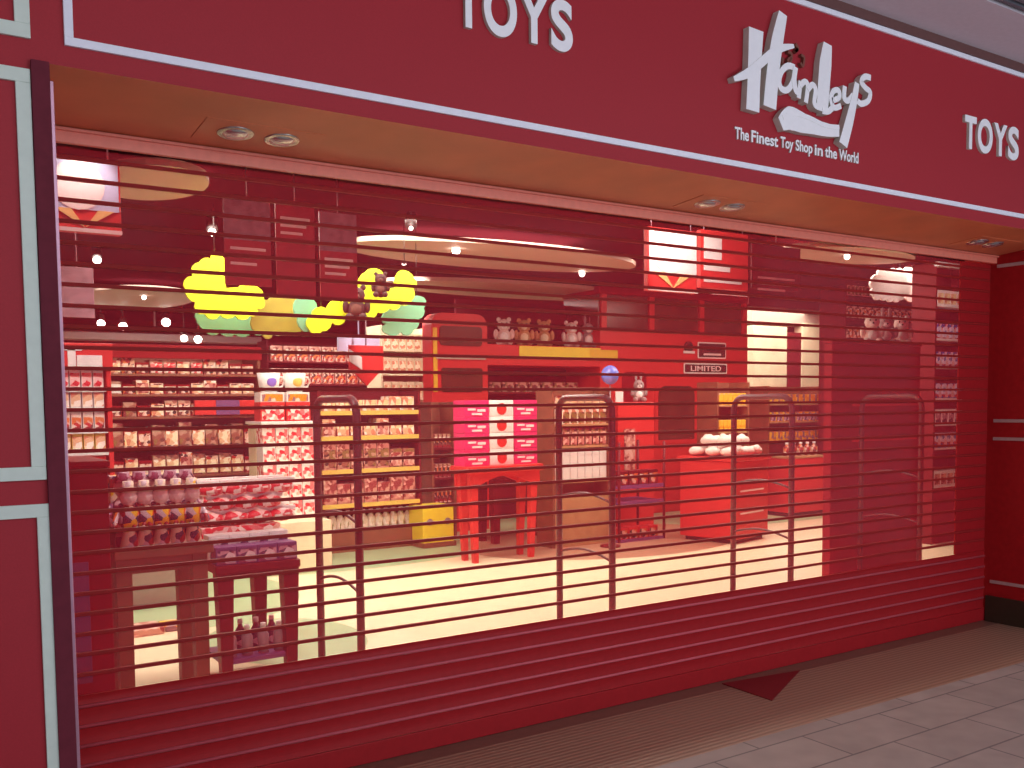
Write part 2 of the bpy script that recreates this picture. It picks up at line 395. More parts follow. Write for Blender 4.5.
# polycarbonate
pc = bpy.data.materials.new('clear_polycarbonate'); pc.use_nodes = True
nt = pc.node_tree; nt.nodes.clear(); out = nt.nodes.new('ShaderNodeOutputMaterial')
tr = nt.nodes.new('ShaderNodeBsdfTransparent'); tr.inputs[0].default_value = (1, .97, .96, 1)
df = nt.nodes.new('ShaderNodeBsdfDiffuse'); df.inputs[0].default_value = (.72, .05, .09, 1)
tl = nt.nodes.new('ShaderNodeBsdfTranslucent'); tl.inputs[0].default_value = (.85, .05, .06, 1)
gl = nt.nodes.new('ShaderNodeBsdfGlossy'); gl.inputs[0].default_value = (1, .8, .8, 1); gl.inputs['Roughness'].default_value = .12
fr = nt.nodes.new('ShaderNodeLayerWeight'); fr.inputs['Blend'].default_value = .25
a1 = nt.nodes.new('ShaderNodeMixShader'); a1.inputs[0].default_value = .20
a2 = nt.nodes.new('ShaderNodeMixShader'); a3 = nt.nodes.new('ShaderNodeMixShader'); a3.inputs[0].default_value = .13
ml = nt.nodes.new('ShaderNodeMath'); ml.operation = 'MULTIPLY'; ml.inputs[1].default_value = .05
L = nt.links.new
L(df.outputs[0], a3.inputs[1]); L(tl.outputs[0], a3.inputs[2])
L(tr.outputs[0], a1.inputs[1]); L(a3.outputs[0], a1.inputs[2])
L(fr.outputs['Fresnel'], ml.inputs[0]); L(ml.outputs[0], a2.inputs[0]); L(a1.outputs[0], a2.inputs[1]); L(gl.outputs[0], a2.inputs[2]); L(a2.outputs[0], out.inputs[0])
for k in range(27):
    z = .547+.0819*k; zt = z+.0819
    if k > 0:
        r_ = MB(); r_.box(X0, X1, SY-.008, SY+.010, z-.0078, z+.0078, .003); r_.build('hinge_rail', RAIL, sh)
    ztp = min(zt-.0085, 2.716)
    if ztp-z > .012:
        me = MB(); me.box(X0, XE, SY+.001, SY+.003, z+.0085 if k else z, ztp); me.build('clear_panel', pc, sh)
        s2 = MB(); s2.box(XE, X1, SY-.008, SY+.006, z+.0085 if k else z, ztp, .002); s2.build('end_slat', SLAT, sh)
gd = MB().box(.479, .494, SY-.60, SY-.56, 0, 2.775, .002)
tag(gd.build('shutter_guide', GUIDE), 'slim pinkish metal guide strip running up the left jamb of the shutter', 'guide')

# red triangle on the sill
tri = MB(); a, b_, c_ = atz(722, 684, .001), atz(800, 671, .001), atz(772, 701, .001)
vs = [tri.bm.verts.new((p.x, min(p.y, SY-.022), .001)) for p in (a, b_, c_)]; vt = [tri.bm.verts.new((v.co.x, v.co.y, .006)) for v in vs]
tri.bm.faces.new(vs[::-1]); tri.bm.faces.new(vt)
for i in range(3): tri.bm.faces.new((vs[i], vs[(i+1)%3], vt[(i+1)%3], vt[i]))
tag(tri.build('floor_triangle', mat('dull_red_triangle', (.20,.010,.014,1), .5)), 'flat dark red triangle lying on the brown sill in front of the shutter', 'patch')

# ================================================================ LETTERING
def text(name, body, x0, x1, z0, z1, y, mats, ext=.012, off=0.0, shear=0, lab=None, parent=None):
    cu = bpy.data.curves.new('t', 'FONT'); cu.body = body; cu.extrude = .02; cu.offset = off; cu.shear = shear
    t = bpy.data.objects.new('t', cu); C.objects.link(t)
    dg = bpy.context.evaluated_depsgraph_get(); dg.update()
    me = bpy.data.meshes.new_from_object(t.evaluated_get(dg)); bpy.data.objects.remove(t)
    xs = [v.co.x for v in me.vertices]; ys = [v.co.y for v in me.vertices]; zs = [v.co.z for v in me.vertices]
    org = Vector(((x0+x1)/2, y, z0)) if parent is None else BASE[parent.name]
    for v in me.vertices:
        X = x0+(v.co.x-min(xs))/(max(xs)-min(xs))*(x1-x0); Z = z0+(v.co.y-min(ys))/(max(ys)-min(ys))*(z1-z0)
        Yc = y-(v.co.z-min(zs))/(max(zs)-min(zs))*ext
        v.co = Vector((X, Yc, Z))-org
    me.update(); me.materials.clear()
    for m in mats: me.materials.append(m)
    if len(mats) > 1:
        for p in me.polygons: p.material_index = 0 if abs(p.normal.y) > .7 else 1
    o = bpy.data.objects.new(name, me); C.objects.link(o)
    if parent is None: o.location = org
    else: o.parent = parent
    BASE[o.name] = org.copy() if parent is None else BASE[parent.name]
    return o
def word(x0, widths, z0, z1, label):
    w_ = thing('sign_lettering', label, 'sign', (x0+.3, FY, z0))
    x = x0
    for ch, wd in zip('TOYS', widths):
        dz = .006 if ch in 'OS' else 0
        text('letter', ch, x, x+wd, z0-dz, z1+dz, FY, [LETTER, LETTERSIDE], .018, .034, parent=w_)
        x += wd+.014
    return w_
word(2.005, [.12, .165, .15, .118], 3.252, 3.462, 'white raised letters TOYS cut off by the top edge of the photo')
word(5.605, [.125, .165, .15, .125], 3.250, 3.450, 'white raised letters TOYS at the right end of the red fascia')
tg = thing('sign_tagline', 'small white tagline lettering under the script logo on the fascia', 'sign', (4.1, FY, 3.022))
words = 'The Finest Toy Shop in the World'.split(); tx = 3.625; unit_w = (4.60-3.625)/(sum(len(q) for q in words)+.55*6)
for q in words:
    up_ = q[0].isupper(); hs = .060 if (up_ or q == 'the') else .056
    z0_ = 3.026-(.014 if 'y' in q or 'p' in q else 0)
    text('word', q, tx, tx+len(q)*unit_w, z0_, 3.026+hs, FY, [LETTER, LETTERSIDE], .008, .022, parent=tg)
    tx += (len(q)+.55)*unit_w
# script logo: hand-drawn strokes on a stand-off
def lg(x, y):
    p = at(700+x/3.16, y/3.16, FY-.04); return (p.x, p.z)
U = (lg(300, 200)[0]-lg(200, 200)[0])/100
lo_ = thing('sign_logo', 'large white three-dimensional handwritten script logo on the red fascia', 'logo', (4.1, FY, 3.07))
def glyph(strokes, nm='letter', m=None, y0=FY-.04, y1=FY-.001):
    g_ = MB()
    for k_, (pts, wd) in enumerate(strokes):
        P = [lg(*p) for p in pts]
        W = [v*U for v in wd] if isinstance(wd, (list, tuple)) else wd*U
        g_.stroke(P, W, y0-.0016*k_, y1)
    o = g_.build(nm, m or [LETTER, LETTERSIDE], lo_)
    if not m:
        for p in o.data.polygons: p.material_index = 0 if abs(p.normal.y) > .7 else 1
    return o
glyph([([(178,92),(174,180),(170,270),(167,350)], [44,40,38,40]),
       ([(262,42),(244,130),(230,230),(220,340)], [26,36,38,40]),
       ([(106,250),(150,232),(190,200),(225,170),(258,152),(296,146)], [10,20,20,20,16,8])])          # H
glyph([([(300,214),(278,208),(258,226),(250,256),(258,280),(276,284),(292,262),(300,226)], 14), ([(302,212),(297,250),(302,284),(312,292)], 15)])   # a
glyph([([(318,256),(312,310)], 13), ([(316,272),(330,258),(340,272),(334,325)], 13), ([(340,284),(354,268),(364,284),(360,326),(372,340)], 13)])   # m
glyph([([(404,138),(397,200),(391,280),(386,352)], [28,40,40,38]), ([(386,350),(405,352),(418,340)], 14)])  # l
glyph([([(418,318),(440,308),(438,286),(422,288),(414,312),(424,340),(446,334)], 13)])     # e
glyph([([(458,272),(456,308),(468,318),(484,300)], 14), ([(496,262),(486,320),(470,390),(452,458)], [16,22,28,30])])     # y
glyph([([(540,246),(522,242),(510,258),(524,278),(538,292),(532,318),(510,328),(498,318)], 14)])       # s
glyph([([(256,392),(285,374),(320,386),(360,400),(400,410),(440,416)], [30,52,46,34,30,22]), ([(262,372),(300,360),(345,372),(395,396),(440,402)], 10)], 'flourish')
BRM = mat('brown_numerals', (.20,.06,.04,1), .5)
for st in (([(272,178),(270,205)], 7), ([(288,160),(300,168),(296,196),(288,186),(298,178)], 6), ([(312,135),(320,148),(312,160),(320,150)], 7), ([(330,170),(340,178),(336,205),(328,195)], 6)):
    glyph([st], 'numeral', BRM, FY-.02)

# ================================================================ SOFFIT DOWNLIGHTS
def downlight(px, py, label, pair=True):
    p0 = atz(px, py, 2.80)
    y = min(max(p0.y, FY+.18), SY-.25); x = p0.x if True else 0
    zz = 2.8225-(y-FY)/(SY-.06-FY)*.0465
    d = thing('downlight', label, 'light fixture', (x, y, zz-.008), 'recessed soffit lamps')
    for dx in ((-.095, .095) if pair else (0,)):
        r1 = MB().lathe((x+dx, y, zz-.008), [(.070, .0), (.073, .004), (.073, .010), (.052, .010), (.052, .004)], 24)
        ring = r1.build('lamp_ring', CHROME, d)
        MB().lathe((x+dx, y, zz-.018), [(.0, .0), (.035, .001), (.055, .012), (.055, .02)][::-1], 20).build('reflector', LENS, ring)
    plate = MB(); plate.box(x-.24 if pair else x-.12, x+.24 if pair else x+.12, y-.12, y+.12, zz-.003, zz+.02, .001)
    plate.build('plate', SOFFIT, d); d.rotation_euler = (-.083, 0, 0)
downlight(259, 134, 'twin recessed lamp with round silver rings at the left end of the soffit')
downlight(718, 204, 'twin recessed lamp with silver rings right of centre in the soffit')
downlight(985, 242, 'twin recessed lamp at the far right end of the soffit by the red return wall')

# ================================================================ PRODUCT KINDS
KINDS = {}
def kind(key, fn):
    """fn builds one object at the origin; later calls copy it"""
    def place(loc, label, cat, group=None, rz=0, sc=1.0):
        if key not in KINDS:
            o = fn(); KINDS[key] = o
        else:
            o = KINDS[key].copy(); C.objects.link(o)
        o.location = loc; o.rotation_euler = (0, 0, rz)
        o.scale = (sc, sc, sc) if isinstance(sc, (int, float)) else sc
        for k_ in ('label', 'category', 'group', 'kind'):
            if k_ in o: del o[k_]
        return tag(o, label, cat, group)
    return place
def carton(name, w, d, h, side, front):
    def fn():
        m = MB(); m.box(-w/2, w/2, -d/2, d/2, 0, h, min(w, h)*.03)
        m.mi = 1; m.box(-w*.44, w*.44, -d/2-.003, -d/2+.001, h*.08, h*.80)
        m.mi = 0; m.box(-w*.40, w*.40, -d/2-.006, -d/2, h*.84, h*.93)
        return m.build(name, [side, front], origin=(0,0,0))
    return kind((name, w, d, h, side.name, front.name), fn)
def bottle(name, r, h, body, cap):
    def fn():
        m = MB(); m.lathe((0,0,0), [(r*.9,0),(r,.02*h),(r,.62*h),(r*.45,.78*h),(r*.4,.86*h)], 14)
        m.mi = 1; m.lathe((0,0,.86*h), [(r*.5,0),(r*.5,.14*h)], 12)
        return m.build(name, [body, cap], origin=(0,0,0))
    return kind((name, r, h, body.name), fn)
def mug(name, body, print_):
    def fn():
        m = MB(); m.lathe((0,0,0), [(.07,0),(.095,.02),(.12,.20),(.115,.20),(.08,.03)], 20)
        m.tube([(.10,0,.16),(.15,0,.16),(.17,0,.11),(.14,0,.06),(.09,0,.05)], .012)
        m.mi = 1; m.ball((0,-.09,.11), .06, (.9,.5,1))
        return m.build(name, [body, print_], origin=(0,0,0))
    return kind((name, body.name, print_.name), fn)
def plush(name, body, light, ear='round'):
    def fn():
        m = MB()
        m.ball((0,0,.13), .11, (1,.85,1.15)); m.ball((0,-.01,.30), .095, (1.05,.95,1))
        for s_ in (-1, 1):
            if ear == 'round': m.ball((s_*.075,0,.385), .035, (1,.5,1))
            else: m.ball((s_*.045,.01,.44), .03, (.8,.5,2.6))
            m.ball((s_*.12,-.03,.17), .04, (.9,1,1.9)); m.ball((s_*.075,-.10,.045), .048, (1,1.6,.95))
        m.mi = 1; m.ball((0,-.085,.275), .042, (1.1,.8,.8)); m.ball((0,-.07,.13), .07, (.9,.5,1))
        m.mi = 2
        for s_ in (-1, 1): m.ball((s_*.035,-.09,.325), .012)
        m.ball((0,-.122,.285), .013)
        return m.build(name, [body, light, BLACK], origin=(0,0,0))
    return kind((name, body.name, ear), fn)
def figurine(name, coat_, head):
    def fn():
        m = MB(); m.lathe((0,0,0), [(.045,0),(.05,.01),(.03,.10),(.045,.12),(.055,.20),(.02,.235)], 12)
        for s_ in (-1, 1): m.tube([(s_*.05,0,.20),(s_*.075,-.02,.14),(s_*.06,-.06,.11)], .014, 8)
        m.mi = 1; m.ball((0,0,.275), .045, (1,1,1.1)); m.mi = 0; m.lathe((0,0,.30), [(.05,0),(.03,.03),(.028,.06)], 12)
        return m.build(name, [coat_, head], origin=(0,0,0))
    return kind((name, coat_.name), fn)

def row(pl, x0, x1, y, z, n, label, cat, group, jit=0, sc=1.0, rz=0.0):
    pls = pl if isinstance(pl, list) else [pl]
    for i in range(n):
        pl = random.choice(pls)
        x = x0+(x1-x0)*(i+.5)/n
        pl((x, y+random.uniform(-jit, jit)*.5, z), label, cat, group, rz+random.uniform(-jit, jit)*2, sc)

# ---------------------------------------------------------------- shelf units
def unit(name, label, px0, px1, Y, depth, ztop, shelves, m_frame, m_shelf, m_strip=None, header=None, back=None, cat='shelf', base_h=.14, midposts=0, base_m=None):
    x0, x1 = at(px0, 420, Y+depth*.7).x, at(px1, 420, Y).x
    t = thing(name, label, cat, ((x0+x1)/2, Y+depth/2, 0))
    MB().box(x0, x1, Y+depth-.03, Y+depth, 0, ztop).build('back_panel', back or m_frame, t)
    for x in (x0, x1-.03): MB().box(x, x+.03, Y+.01, Y+depth-.03, 0, ztop, .004).build('side_panel', m_frame, t)
    MB().box(x0+.03, x1-.03, Y+.03, Y+depth-.03, 0, base_h, .004).build('base', base_m or m_shelf, t)
    for z in shelves:
        s_ = MB().box(x0+.03, x1-.03, Y+.02, Y+depth-.03, z-.025, z, .003).build('shelf', m_shelf, t)
        if m_strip: MB().box(x0+.03, x1-.03, Y+.002, Y+.02, z-.045, z+.005, .002).build('price_strip', m_strip, s_)
    for i in range(midposts):
        x = x0+(x1-x0)*(i+1)/(midposts+1)
        MB().box(x-.015, x+.015, Y+.01, Y+depth-.03, base_h, ztop).build('divider', m_frame, t)
    if header: MB().box(x0-.01, x1+.01, Y-.02, Y+.03, ztop-header[0], ztop+.005, .005).build('header', header[1], t)
    return t, x0, x1
def zy(py, Y, px=300): return at(px, py, Y).z

# A: bright shelf behind the left edge of the shutter
YA = 7.0
zs = [zy(y, YA, 90) for y in (388, 408, 430, 452, 476)]
t, x0, x1 = unit('display_shelf', 'red-headed shelf of bright white boxes just inside the left jamb', 46, 113, YA, .5, zy(344, YA, 90), zs, RED, WHITE, None, (.17, RED))
tt = MB().box(x0+.10, x0+.15, YA-.03, YA-.02, zs[0]+.14, zs[0]+.27); tt.box(x0+.06, x0+.19, YA-.03, YA-.02, zs[0]+.25, zs[0]+.28); tt.build('header_letter', WHITE, t)
MB().box(x1-.22, x1-.06, YA-.035, YA-.02, zs[0]+.14, zs[0]+.22, .002).build('header_label', WHITE, t)
cols = [(P_RW, WHITE), (P_CRM, WHITE), (P_MIX, WHITE), (P_CRM, YELL), (P_RW, RED)]
for i, z in enumerate(zs):
    w_ = (x1-x0-.08)/4
    pl = carton('toy_box', round(w_*.9, 3), .26, round((.13, .13, .13, .13, .13)[i], 3), cols[i][1], cols[i][0])
    nm = ['topmost', 'second', 'middle', 'fourth', 'lowest visible'][i]
    row(pl, x0+.04, x1-.04, YA+.18, z, 4, 'small bright toy box on the %s shelf beside the left jamb' % nm, 'box', 'toy boxes on the %s left shelf' % nm)

# red counter by the left jamb
YR = 5.0
x0, x1 = at(52, 560, YR).x, at(111, 560, YR).x; zc = zy(461, YR, 90)
t = thing('display_counter', 'plain red display counter close behind the left end of the shutter', 'counter', ((x0+x1)/2, YR+.3, 0))
MB().box(x0, x1, YR, YR+.55, .08, zc-.03, .006).build('body', RED2, t)
MB().box(x0-.01, x1+.01, YR-.02, YR+.57, zc-.03, zc, .008).build('top', RED2, t)
MB().box(x0+.02, x1-.02, YR+.03, YR+.5, 0, .08).build('plinth', BLACK, t)
MB().box(x0+.04, x0+.16, YR-.008, YR, .35, .95, .003).build('side_poster', PURPLE, t)

# T0: brown wooden table with colourful figures
YT = 5.22
x0, x1 = at(114, 550, YT).x, at(214, 550, YT).x; zt0 = zy(548, YT, 160)
t = thing('wooden_table', 'brown wooden display table with thick legs beside the red counter', 'table', ((x0+x1)/2, YT+.3, 0))
MB().box(x0, x1, YT, YT+.45, zt0-.05, zt0, .006).build('table_top', BROWN, t)
MB().box(x0+.04, x1-.04, YT+.03, YT+.42, zt0-.13, zt0-.05).build('apron', BROWN, t)
for xx in (x0+.05, x1-.07):
    for yy in (YT+.06, YT+.39): MB().taper((xx, yy, 0), (xx, yy, zt0-.05), .034, .04).build('leg', BROWN, t)
for j, (yy, nm) in enumerate(((YT+.07, 'front'), (YT+.19, 'back'))):
    pl = figurine('figurine', [P_ORG, P_PUR][j], PALEPINK)
    row(pl, x0+.05, x1-.05, yy, zt0, 5, 'small doll-like figure with a %s coat in the %s row on the brown table' % (['colourful', 'purple'][j], nm), 'toy', '%s row of figures on the brown table' % nm, .01, 1.0 if j == 0 else 1.15)
zr = zt0
# riser with a second layer of toys
MBx = MB().box(x0+.02, x1-.02, YT+.28, YT+.43, zr, zr+.22, .004)
tag(MBx.build('display_riser', BROWN), 'brown riser block at the back of the brown wooden table', 'riser')
row(carton('toy_box', .115, .10, .15, P_ORG, P_ORG), x0+.03, x1-.03, YT+.355, zr+.222, 3, 'orange and white toy box on the riser of the brown table', 'box', 'orange boxes on the brown table riser')

# T1: dark red small table with purple boxes
YU = 5.7
x0, x1 = at(216, 570, YU).x, at(301, 570, YU).x; zt1 = zy(563, YU, 258)
t = thing('red_table', 'dark red low display table with tapering legs and a lower shelf', 'table', ((x0+x1)/2, YU+.36, 0))
MB().box(x0, x1, YU, YU+.72, zt1-.05, zt1, .008).build('table_top', DRED, t)
ap = MB(); n = 10
P = [(x0+.02, zt1-.05), (x1-.02, zt1-.05), (x1-.02, zt1-.12)]+[(x1-.09-(x1-x0-.18)*i/n, zt1-.085+.02*math.sin(math.pi*i/n)) for i in range(n+1)]+[(x0+.02, zt1-.12)]
ap.prism(P, YU+.02, YU+.04); ap.build('apron', DRED, t)
for xx, s_ in ((x0+.06, -1), (x1-.06, 1)):
    for yy in (YU+.06, YU+.66): MB().taper((xx+s_*.0, yy, 0), (xx, yy, zt1-.05), .032, .050).build('leg', DRED, t)
MB().box(x0+.04, x1-.04, YU+.05, YU+.45, .12, .15, .004).build('lower_shelf', PURPLE, t)
row(carton('toy_box', .125, .12, .11, PURPLE, P_PUR), x0+.01, x1-.01, YU+.09, zt1, 4, 'small purple box in the front row on the dark red low table', 'box', 'purple boxes on the dark red table')
row(carton('toy_box', .125, .12, .165, WHITE, P_PUR), x0+.01, x1-.01, YU+.24, zt1, 4, 'taller white and purple box in the second row on the dark red low table', 'box', 'tall purple boxes on the dark red table')
zh = zy(524, YU+.36, 258)
tag(MB().box(x0+.01, x1-.01, YU+.33, YU+.71, zt1, zh, .004).build('display_riser', P_RW), 'red and white patterned riser block on the dark red low table', 'riser')
HEAP = (x0, x1, zh)
row(bottle('toy_bottle', .035, .19, GREYP, WHITE), x0+.06, x1-.06, YU+.12, .15, 4, 'small pale bottle toy on the lower shelf of the dark red table', 'bottle', 'bottles on the lower shelf of the dark red table')
row(bottle('toy_bottle', .034, .20, P_PUR, PALEPINK), x0+.06, x1-.06, YU+.26, .15, 4, 'small purple bottle toy behind the pale ones on the lower shelf', 'bottle', 'purple bottles on the lower shelf')

# red and white heap behind, on a white tiered display (C)
YC = 9.2
x0, x1 = at(270, 500, YC).x, at(331, 500, YC).x
zl = zy(522, YC, 300)
t = thing('tiered_display', 'white tiered display block loaded with red and white boxes and mugs', 'display stand', ((x0+x1)/2, YC+.5, 0))
MB().box(x0, x1, YC, YC+.8, 0, zl, .008).build('base_block', CREAM, t)
xa, x1 = at(256, 450, YC+.55).x, at(312, 450, YC+.4).x
z2 = zy(424, YC+.45, 285)
MB().box(xa, x1, YC+.56, YC+.8, zl-.001, z2, .008).build('upper_block', CREAM, t)
MB().box(xa-.02, x1+.02, YC+.30, YC+.82, z2, z2+.03, .005).build('upper_shelf', WHITE, t)
def softpack():
    m = MB(); m.ball((0,0,.055), .1, (1.15,.8,.55)); m.mi = 1; m.box(-.115,.115,-.012,.012,.09,.125,.004)
    return m.build('soft_pack', [P_RW, WHITE], origin=(0,0,0))
sp_ = kind('softpack', softpack)
hx0, hx1, hz = HEAP
for lay in range(3):
    for i in range(4-lay % 2):
        for j in range(2):
            sp_((hx0+.09+.155*i+(lay % 2)*.07, YU+.42+.19*j, hz+.095*lay), 'puffy red and white pack heaped on the patterned riser of the dark red table', 'pack', 'red and white packs heaped on the riser', random.uniform(-.3,.3), .85)
bw = round((x1-xa)/4*.95, 3); bh = round((z2-zl)/5-.004, 3)
pls_ = [carton('toy_box', bw, .2, bh, P_RW, P_RW), carton('toy_box', bw, .2, bh, WHITE, P_RW)]
for k in range(5):
    for i in range(4):
        pls_[(i+k) % 2]((xa+(x1-xa)*(i+.5)/4, YC+.44, zl+.001+(bh+.002)*k), 'red and white printed box stacked in front of the white upper block', 'box', 'red and white boxes stacked in front of the upper block')
zz = z2+.03
hw = (x1-xa)/2
row(carton('toy_box', round(hw*.95, 3), .2, .20, RED, P_RW), xa, x1, YC+.50, zz, 2, 'red heart-printed box on the top shelf of the tiered display', 'box', 'red boxes on the tiered display')
row(carton('toy_box', round(hw*.9, 3), .2, .10, WHITE, P_YEL), xa, x1, YC+.50, zz+.201, 2, 'flat white and yellow box stacked on the red boxes of the tiered display', 'box', 'white boxes on the tiered display')
mg = mug('toy_mug', WHITE, mat('violet_print', (.22,.16,.70,1), .4)); mg2 = mug('toy_mug', WHITE, YELL)
mg((xa+hw*.5, YC+.50, zz+.302), 'large white toy mug with a violet print on top of the tiered display', 'mug')
mg2((xa+hw*1.5, YC+.50, zz+.302), 'large white toy mug with a yellow print on top of the tiered display', 'mug')

# B: long brown wall gondola
YB = 10.6
zs = [zy(y, YB, 190) for y in (374, 394, 416, 446, 475, 506)]
t, x0, x1 = unit('toy_gondola', 'long brown gondola of mixed toys across the left of the shop', 96, 262, YB, .6, zy(346, YB, 190), zs, BROWN, BROWN, None, (.14, RED2))
MB().box(x1-.75, x1-.02, YB-.02, YB+.02, zs[2]+.01, zs[2]+.17, .004).build('red_sign_band', RED, t)
MB().box(x1-.52, x1-.26, YB-.03, YB-.018, zs[2]+.01, zs[2]+.17, .002).build('dark_sign_block', PURPLE, t)
mats_ = [P_MIX, P_CRM, P_BRN, P_BRN, P_MIX, P_ORG]
for i, z in enumerate(zs):
    hh = ((zs[i-1]-z) if i else .24)-.07
    nm = ['top', 'second', 'third', 'fourth', 'fifth', 'lowest'][i]
    hh = round(min(hh, .26), 3)
    bw = round((x1-x0-.12)/11*.94, 3)
    pl = [carton('toy_box', bw, .22, round(hh*f, 3), m_, m2_) for f, m_, m2_ in ((1, mats_[i], [P_MIX, P_PNK, P_MIX, P_BRN, P_PNK, P_MIX][i]), (.8, P_MIX, P_CRM), (.9, P_BRN, [P_RW, WHITE, P_BRN, P_BRN, P_CRM, P_BLU][i]), (.7, RED2, P_MIX))]
    row(pl, x0+.06, x1-.06, YB+.16, z, 11, 'small printed toy box on the %s shelf of the long brown gondola' % nm, 'box', 'toy boxes on the %s shelf of the brown gondola' % nm, .01)

# basket and comic under the brown table
pb = atz(155, 606)
bk = thing('storage_basket', 'grey translucent basket standing on the green floor behind the brown table', 'basket', (pb.x, pb.y+.3, 0))
x0, x1 = pb.x-.42, pb.x+.36
m = MB(); m.taper((pb.x-.02, pb.y+.3, 0.01), (pb.x, pb.y+.3, .42), .26, .36); m.build('basket_body', GREYG, bk)
m = MB(); m.box(pb.x-.42, pb.x+.42, pb.y-.12, pb.y-.08, .40, .44, .006); m.box(pb.x-.42, pb.x+.42, pb.y+.68, pb.y+.72, .40, .44, .006)
m.box(pb.x-.42, pb.x-.38, pb.y-.08, pb.y+.68, .40, .44, .006); m.box(pb.x+.38, pb.x+.42, pb.y-.08, pb.y+.68, .40, .44, .006); m.build('rim', GREYP, bk)
for i in range(7):
    sp_((pb.x-.25+.17*(i % 4), pb.y+.12+.28*(i//4), .42), 'puffy pack piled on the grey basket', 'pack', 'packs piled on the grey basket', random.uniform(-1, 1))
pc_ = atz(157, 630)
m = MB().box(pc_.x-.28, pc_.x+.02, pc_.y-.16, pc_.y+.12, 0.001, .05, .006)
tag(m.build('play_mat_box', P_PNK), 'flat pink printed box lying on the floor under the brown table', 'box')
m = MB().box(pc_.x+.04, pc_.x+.34, pc_.y-.12, pc_.y+.14, 0.001, .04, .006)
tag(m.build('comic_pack', P_YEL), 'flat yellow printed pack lying on the floor beside the pink box', 'pack')

# D: middle gondola with yellow price strips
YD = 10.2
zs = [zy(y, YD, 365) for y in (411, 436, 469, 503, 531)]
t, x0, x1 = unit('middle_gondola', 'maroon gondola with yellow price strips in the middle of the shop', 306, 421, YD, .55, zy(388, YD, 365), zs[:-1], DRED, BROWN, YELL, None, base_h=zs[-1])
D_ = [(P_CRM, P_CRM, 'cream'), (P_CRM, P_PNK, 'pale pink'), (P_PNK, P_BRN, 'dusty pink'), (P_PNK, P_PNK, 'rosy'), (P_WHT, P_WHT, 'white')]
for i, z in enumerate(zs):
    hh = round(((zs[i-1]-z) if i else .26)-.09, 3)
    nm = ['top', 'second', 'third', 'fourth'][i] if i < 4 else 'bottom'
    if i < 4:
        bw = round((x1-x0-.12)/7*.93, 3)
        row([carton('toy_box', bw, .24, hh, D_[i][0], D_[i][1]), carton('toy_box', bw, .24, round(hh*.75, 3), D_[i][1], D_[i][0])], x0+.06, x1-.06, YD+.17, z, 7, '%s toy box on the %s shelf of the middle gondola' % (D_[i][2], nm), 'box', 'toy boxes on the %s shelf of the middle gondola' % nm)
    else:
        row(bottle('toy_bottle', .05, hh, P_WHT, WHITE), x0+.06, x1-.06, YD+.17, z, 12, 'white bottle with a green label on the bottom shelf of the middle gondola', 'bottle', 'white bottles on the middle gondola')
# dark rack and yellow cube box
YK = 10.4
zs = [zy(y, YK, 437) for y in (448, 478, 504)]
t, x0, x1 = unit('peg_rack', 'narrow dark rack of small hanging goods left of the pink boxes', 421, 456, YK, .4, zy(402, YK, 437), zs, BROWN, DRED, None)
for i, z in enumerate(zs):
    row(carton('toy_box', round((x1-x0-.1)/4*.9, 3), .14, .17, P_BRN, P_MIX), x0+.05, x1-.05, YK+.12, z, 4, 'small dark toy pack on the %s level of the narrow dark rack' % ['top', 'middle', 'low'][i], 'box', 'packs on the %s level of the dark rack' % ['top', 'middle', 'low'][i])
py_ = atz(436, 539)
x0, x1 = at(423, 520, 9.95).x, at(454, 520, 9.95).x; zb, zt_ = 0, zy(506, 9.95, 436)
t = thing('yellow_bin', 'yellow cube-shaped bin with dark round faces at the foot of the dark rack', 'bin', ((x0+x1)/2, 10.13, 0))
MB().box(x0, x1, 9.95, 10.33, .02, zt_, .02).build('body', YELLOW, t)
for xx in (x0+.09, x1-.09): MB().lathe((xx, 9.938, zt_*.62), [(.04, 0), (.04, .02)], 14, 'y').build('face_spot', GREYP, t)
MB().box(x0-.01, x1+.02, 9.93, 10.35, 0, .06, .01).build('base', BROWN, t)

# E: bright cream display wall
YE = 12.6
zs = [zy(y, YE, 410) for y in (350, 374, 398)]
t, x0, x1 = unit('cream_display_bay', 'brightly lit cream display bay behind the middle gondola', 372, 436, YE, .5, zy(326, YE, 410), zs, CREAM, CREAM, None, back=CREAM)
for i, z in enumerate(zs):
    row(carton('toy_box', round((x1-x0-.12)/6*.9, 3), .2, .24, CREAM, P_CRM), x0+.06, x1-.06, YE+.16, z, 6, 'cream toy box on the %s shelf of the bright cream bay' % ['top', 'middle', 'low'][i], 'box', 'cream boxes on the %s shelf of the bay' % ['top', 'middle', 'low'][i])
# red and white hanging sign left of it
p, q = at(349, 345, 12), at(384, 386, 12)
t = thing('hanging_poster', 'red and white heart-shaped hanging poster above the middle gondola', 'poster', ((p.x+q.x)/2, 12, q.z))
w_, h_ = q.x-p.x, p.z-q.z
MB().box(p.x, q.x, 12, 12.03, q.z+h_*.35, p.z, .003).build('panel', RED, t)
MB().prism([(p.x+w_*.1, q.z+h_*.36), (p.x+w_*.9, q.z+h_*.36), (p.x+w_*.5, q.z)], 12, 12.03).build('point', RED, t)
MB().prism([(p.x, q.z+h_*.6), (p.x+w_*.35, q.z+h_*.4), (p.x+w_*.35, q.z+h_*.7), (p.x, q.z+h_*.9)], 11.98, 12).build('white_patch', WHITE, t)
MB().tube([(p.x+w_/2, 12.01, p.z), (p.x+w_/2, 12.01, 3.5)], .01, 6).build('hanger', GREYP, t)
p, q = at(338, 336, 12.4), at(380, 352, 12.4)
MBs = MB().box(p.x, q.x, 12.4, 12.44, q.z, p.z, .004); MBs.tube([((p.x+q.x)/2, 12.42, p.z), ((p.x+q.x)/2, 12.42, 3.5)], .01, 6)
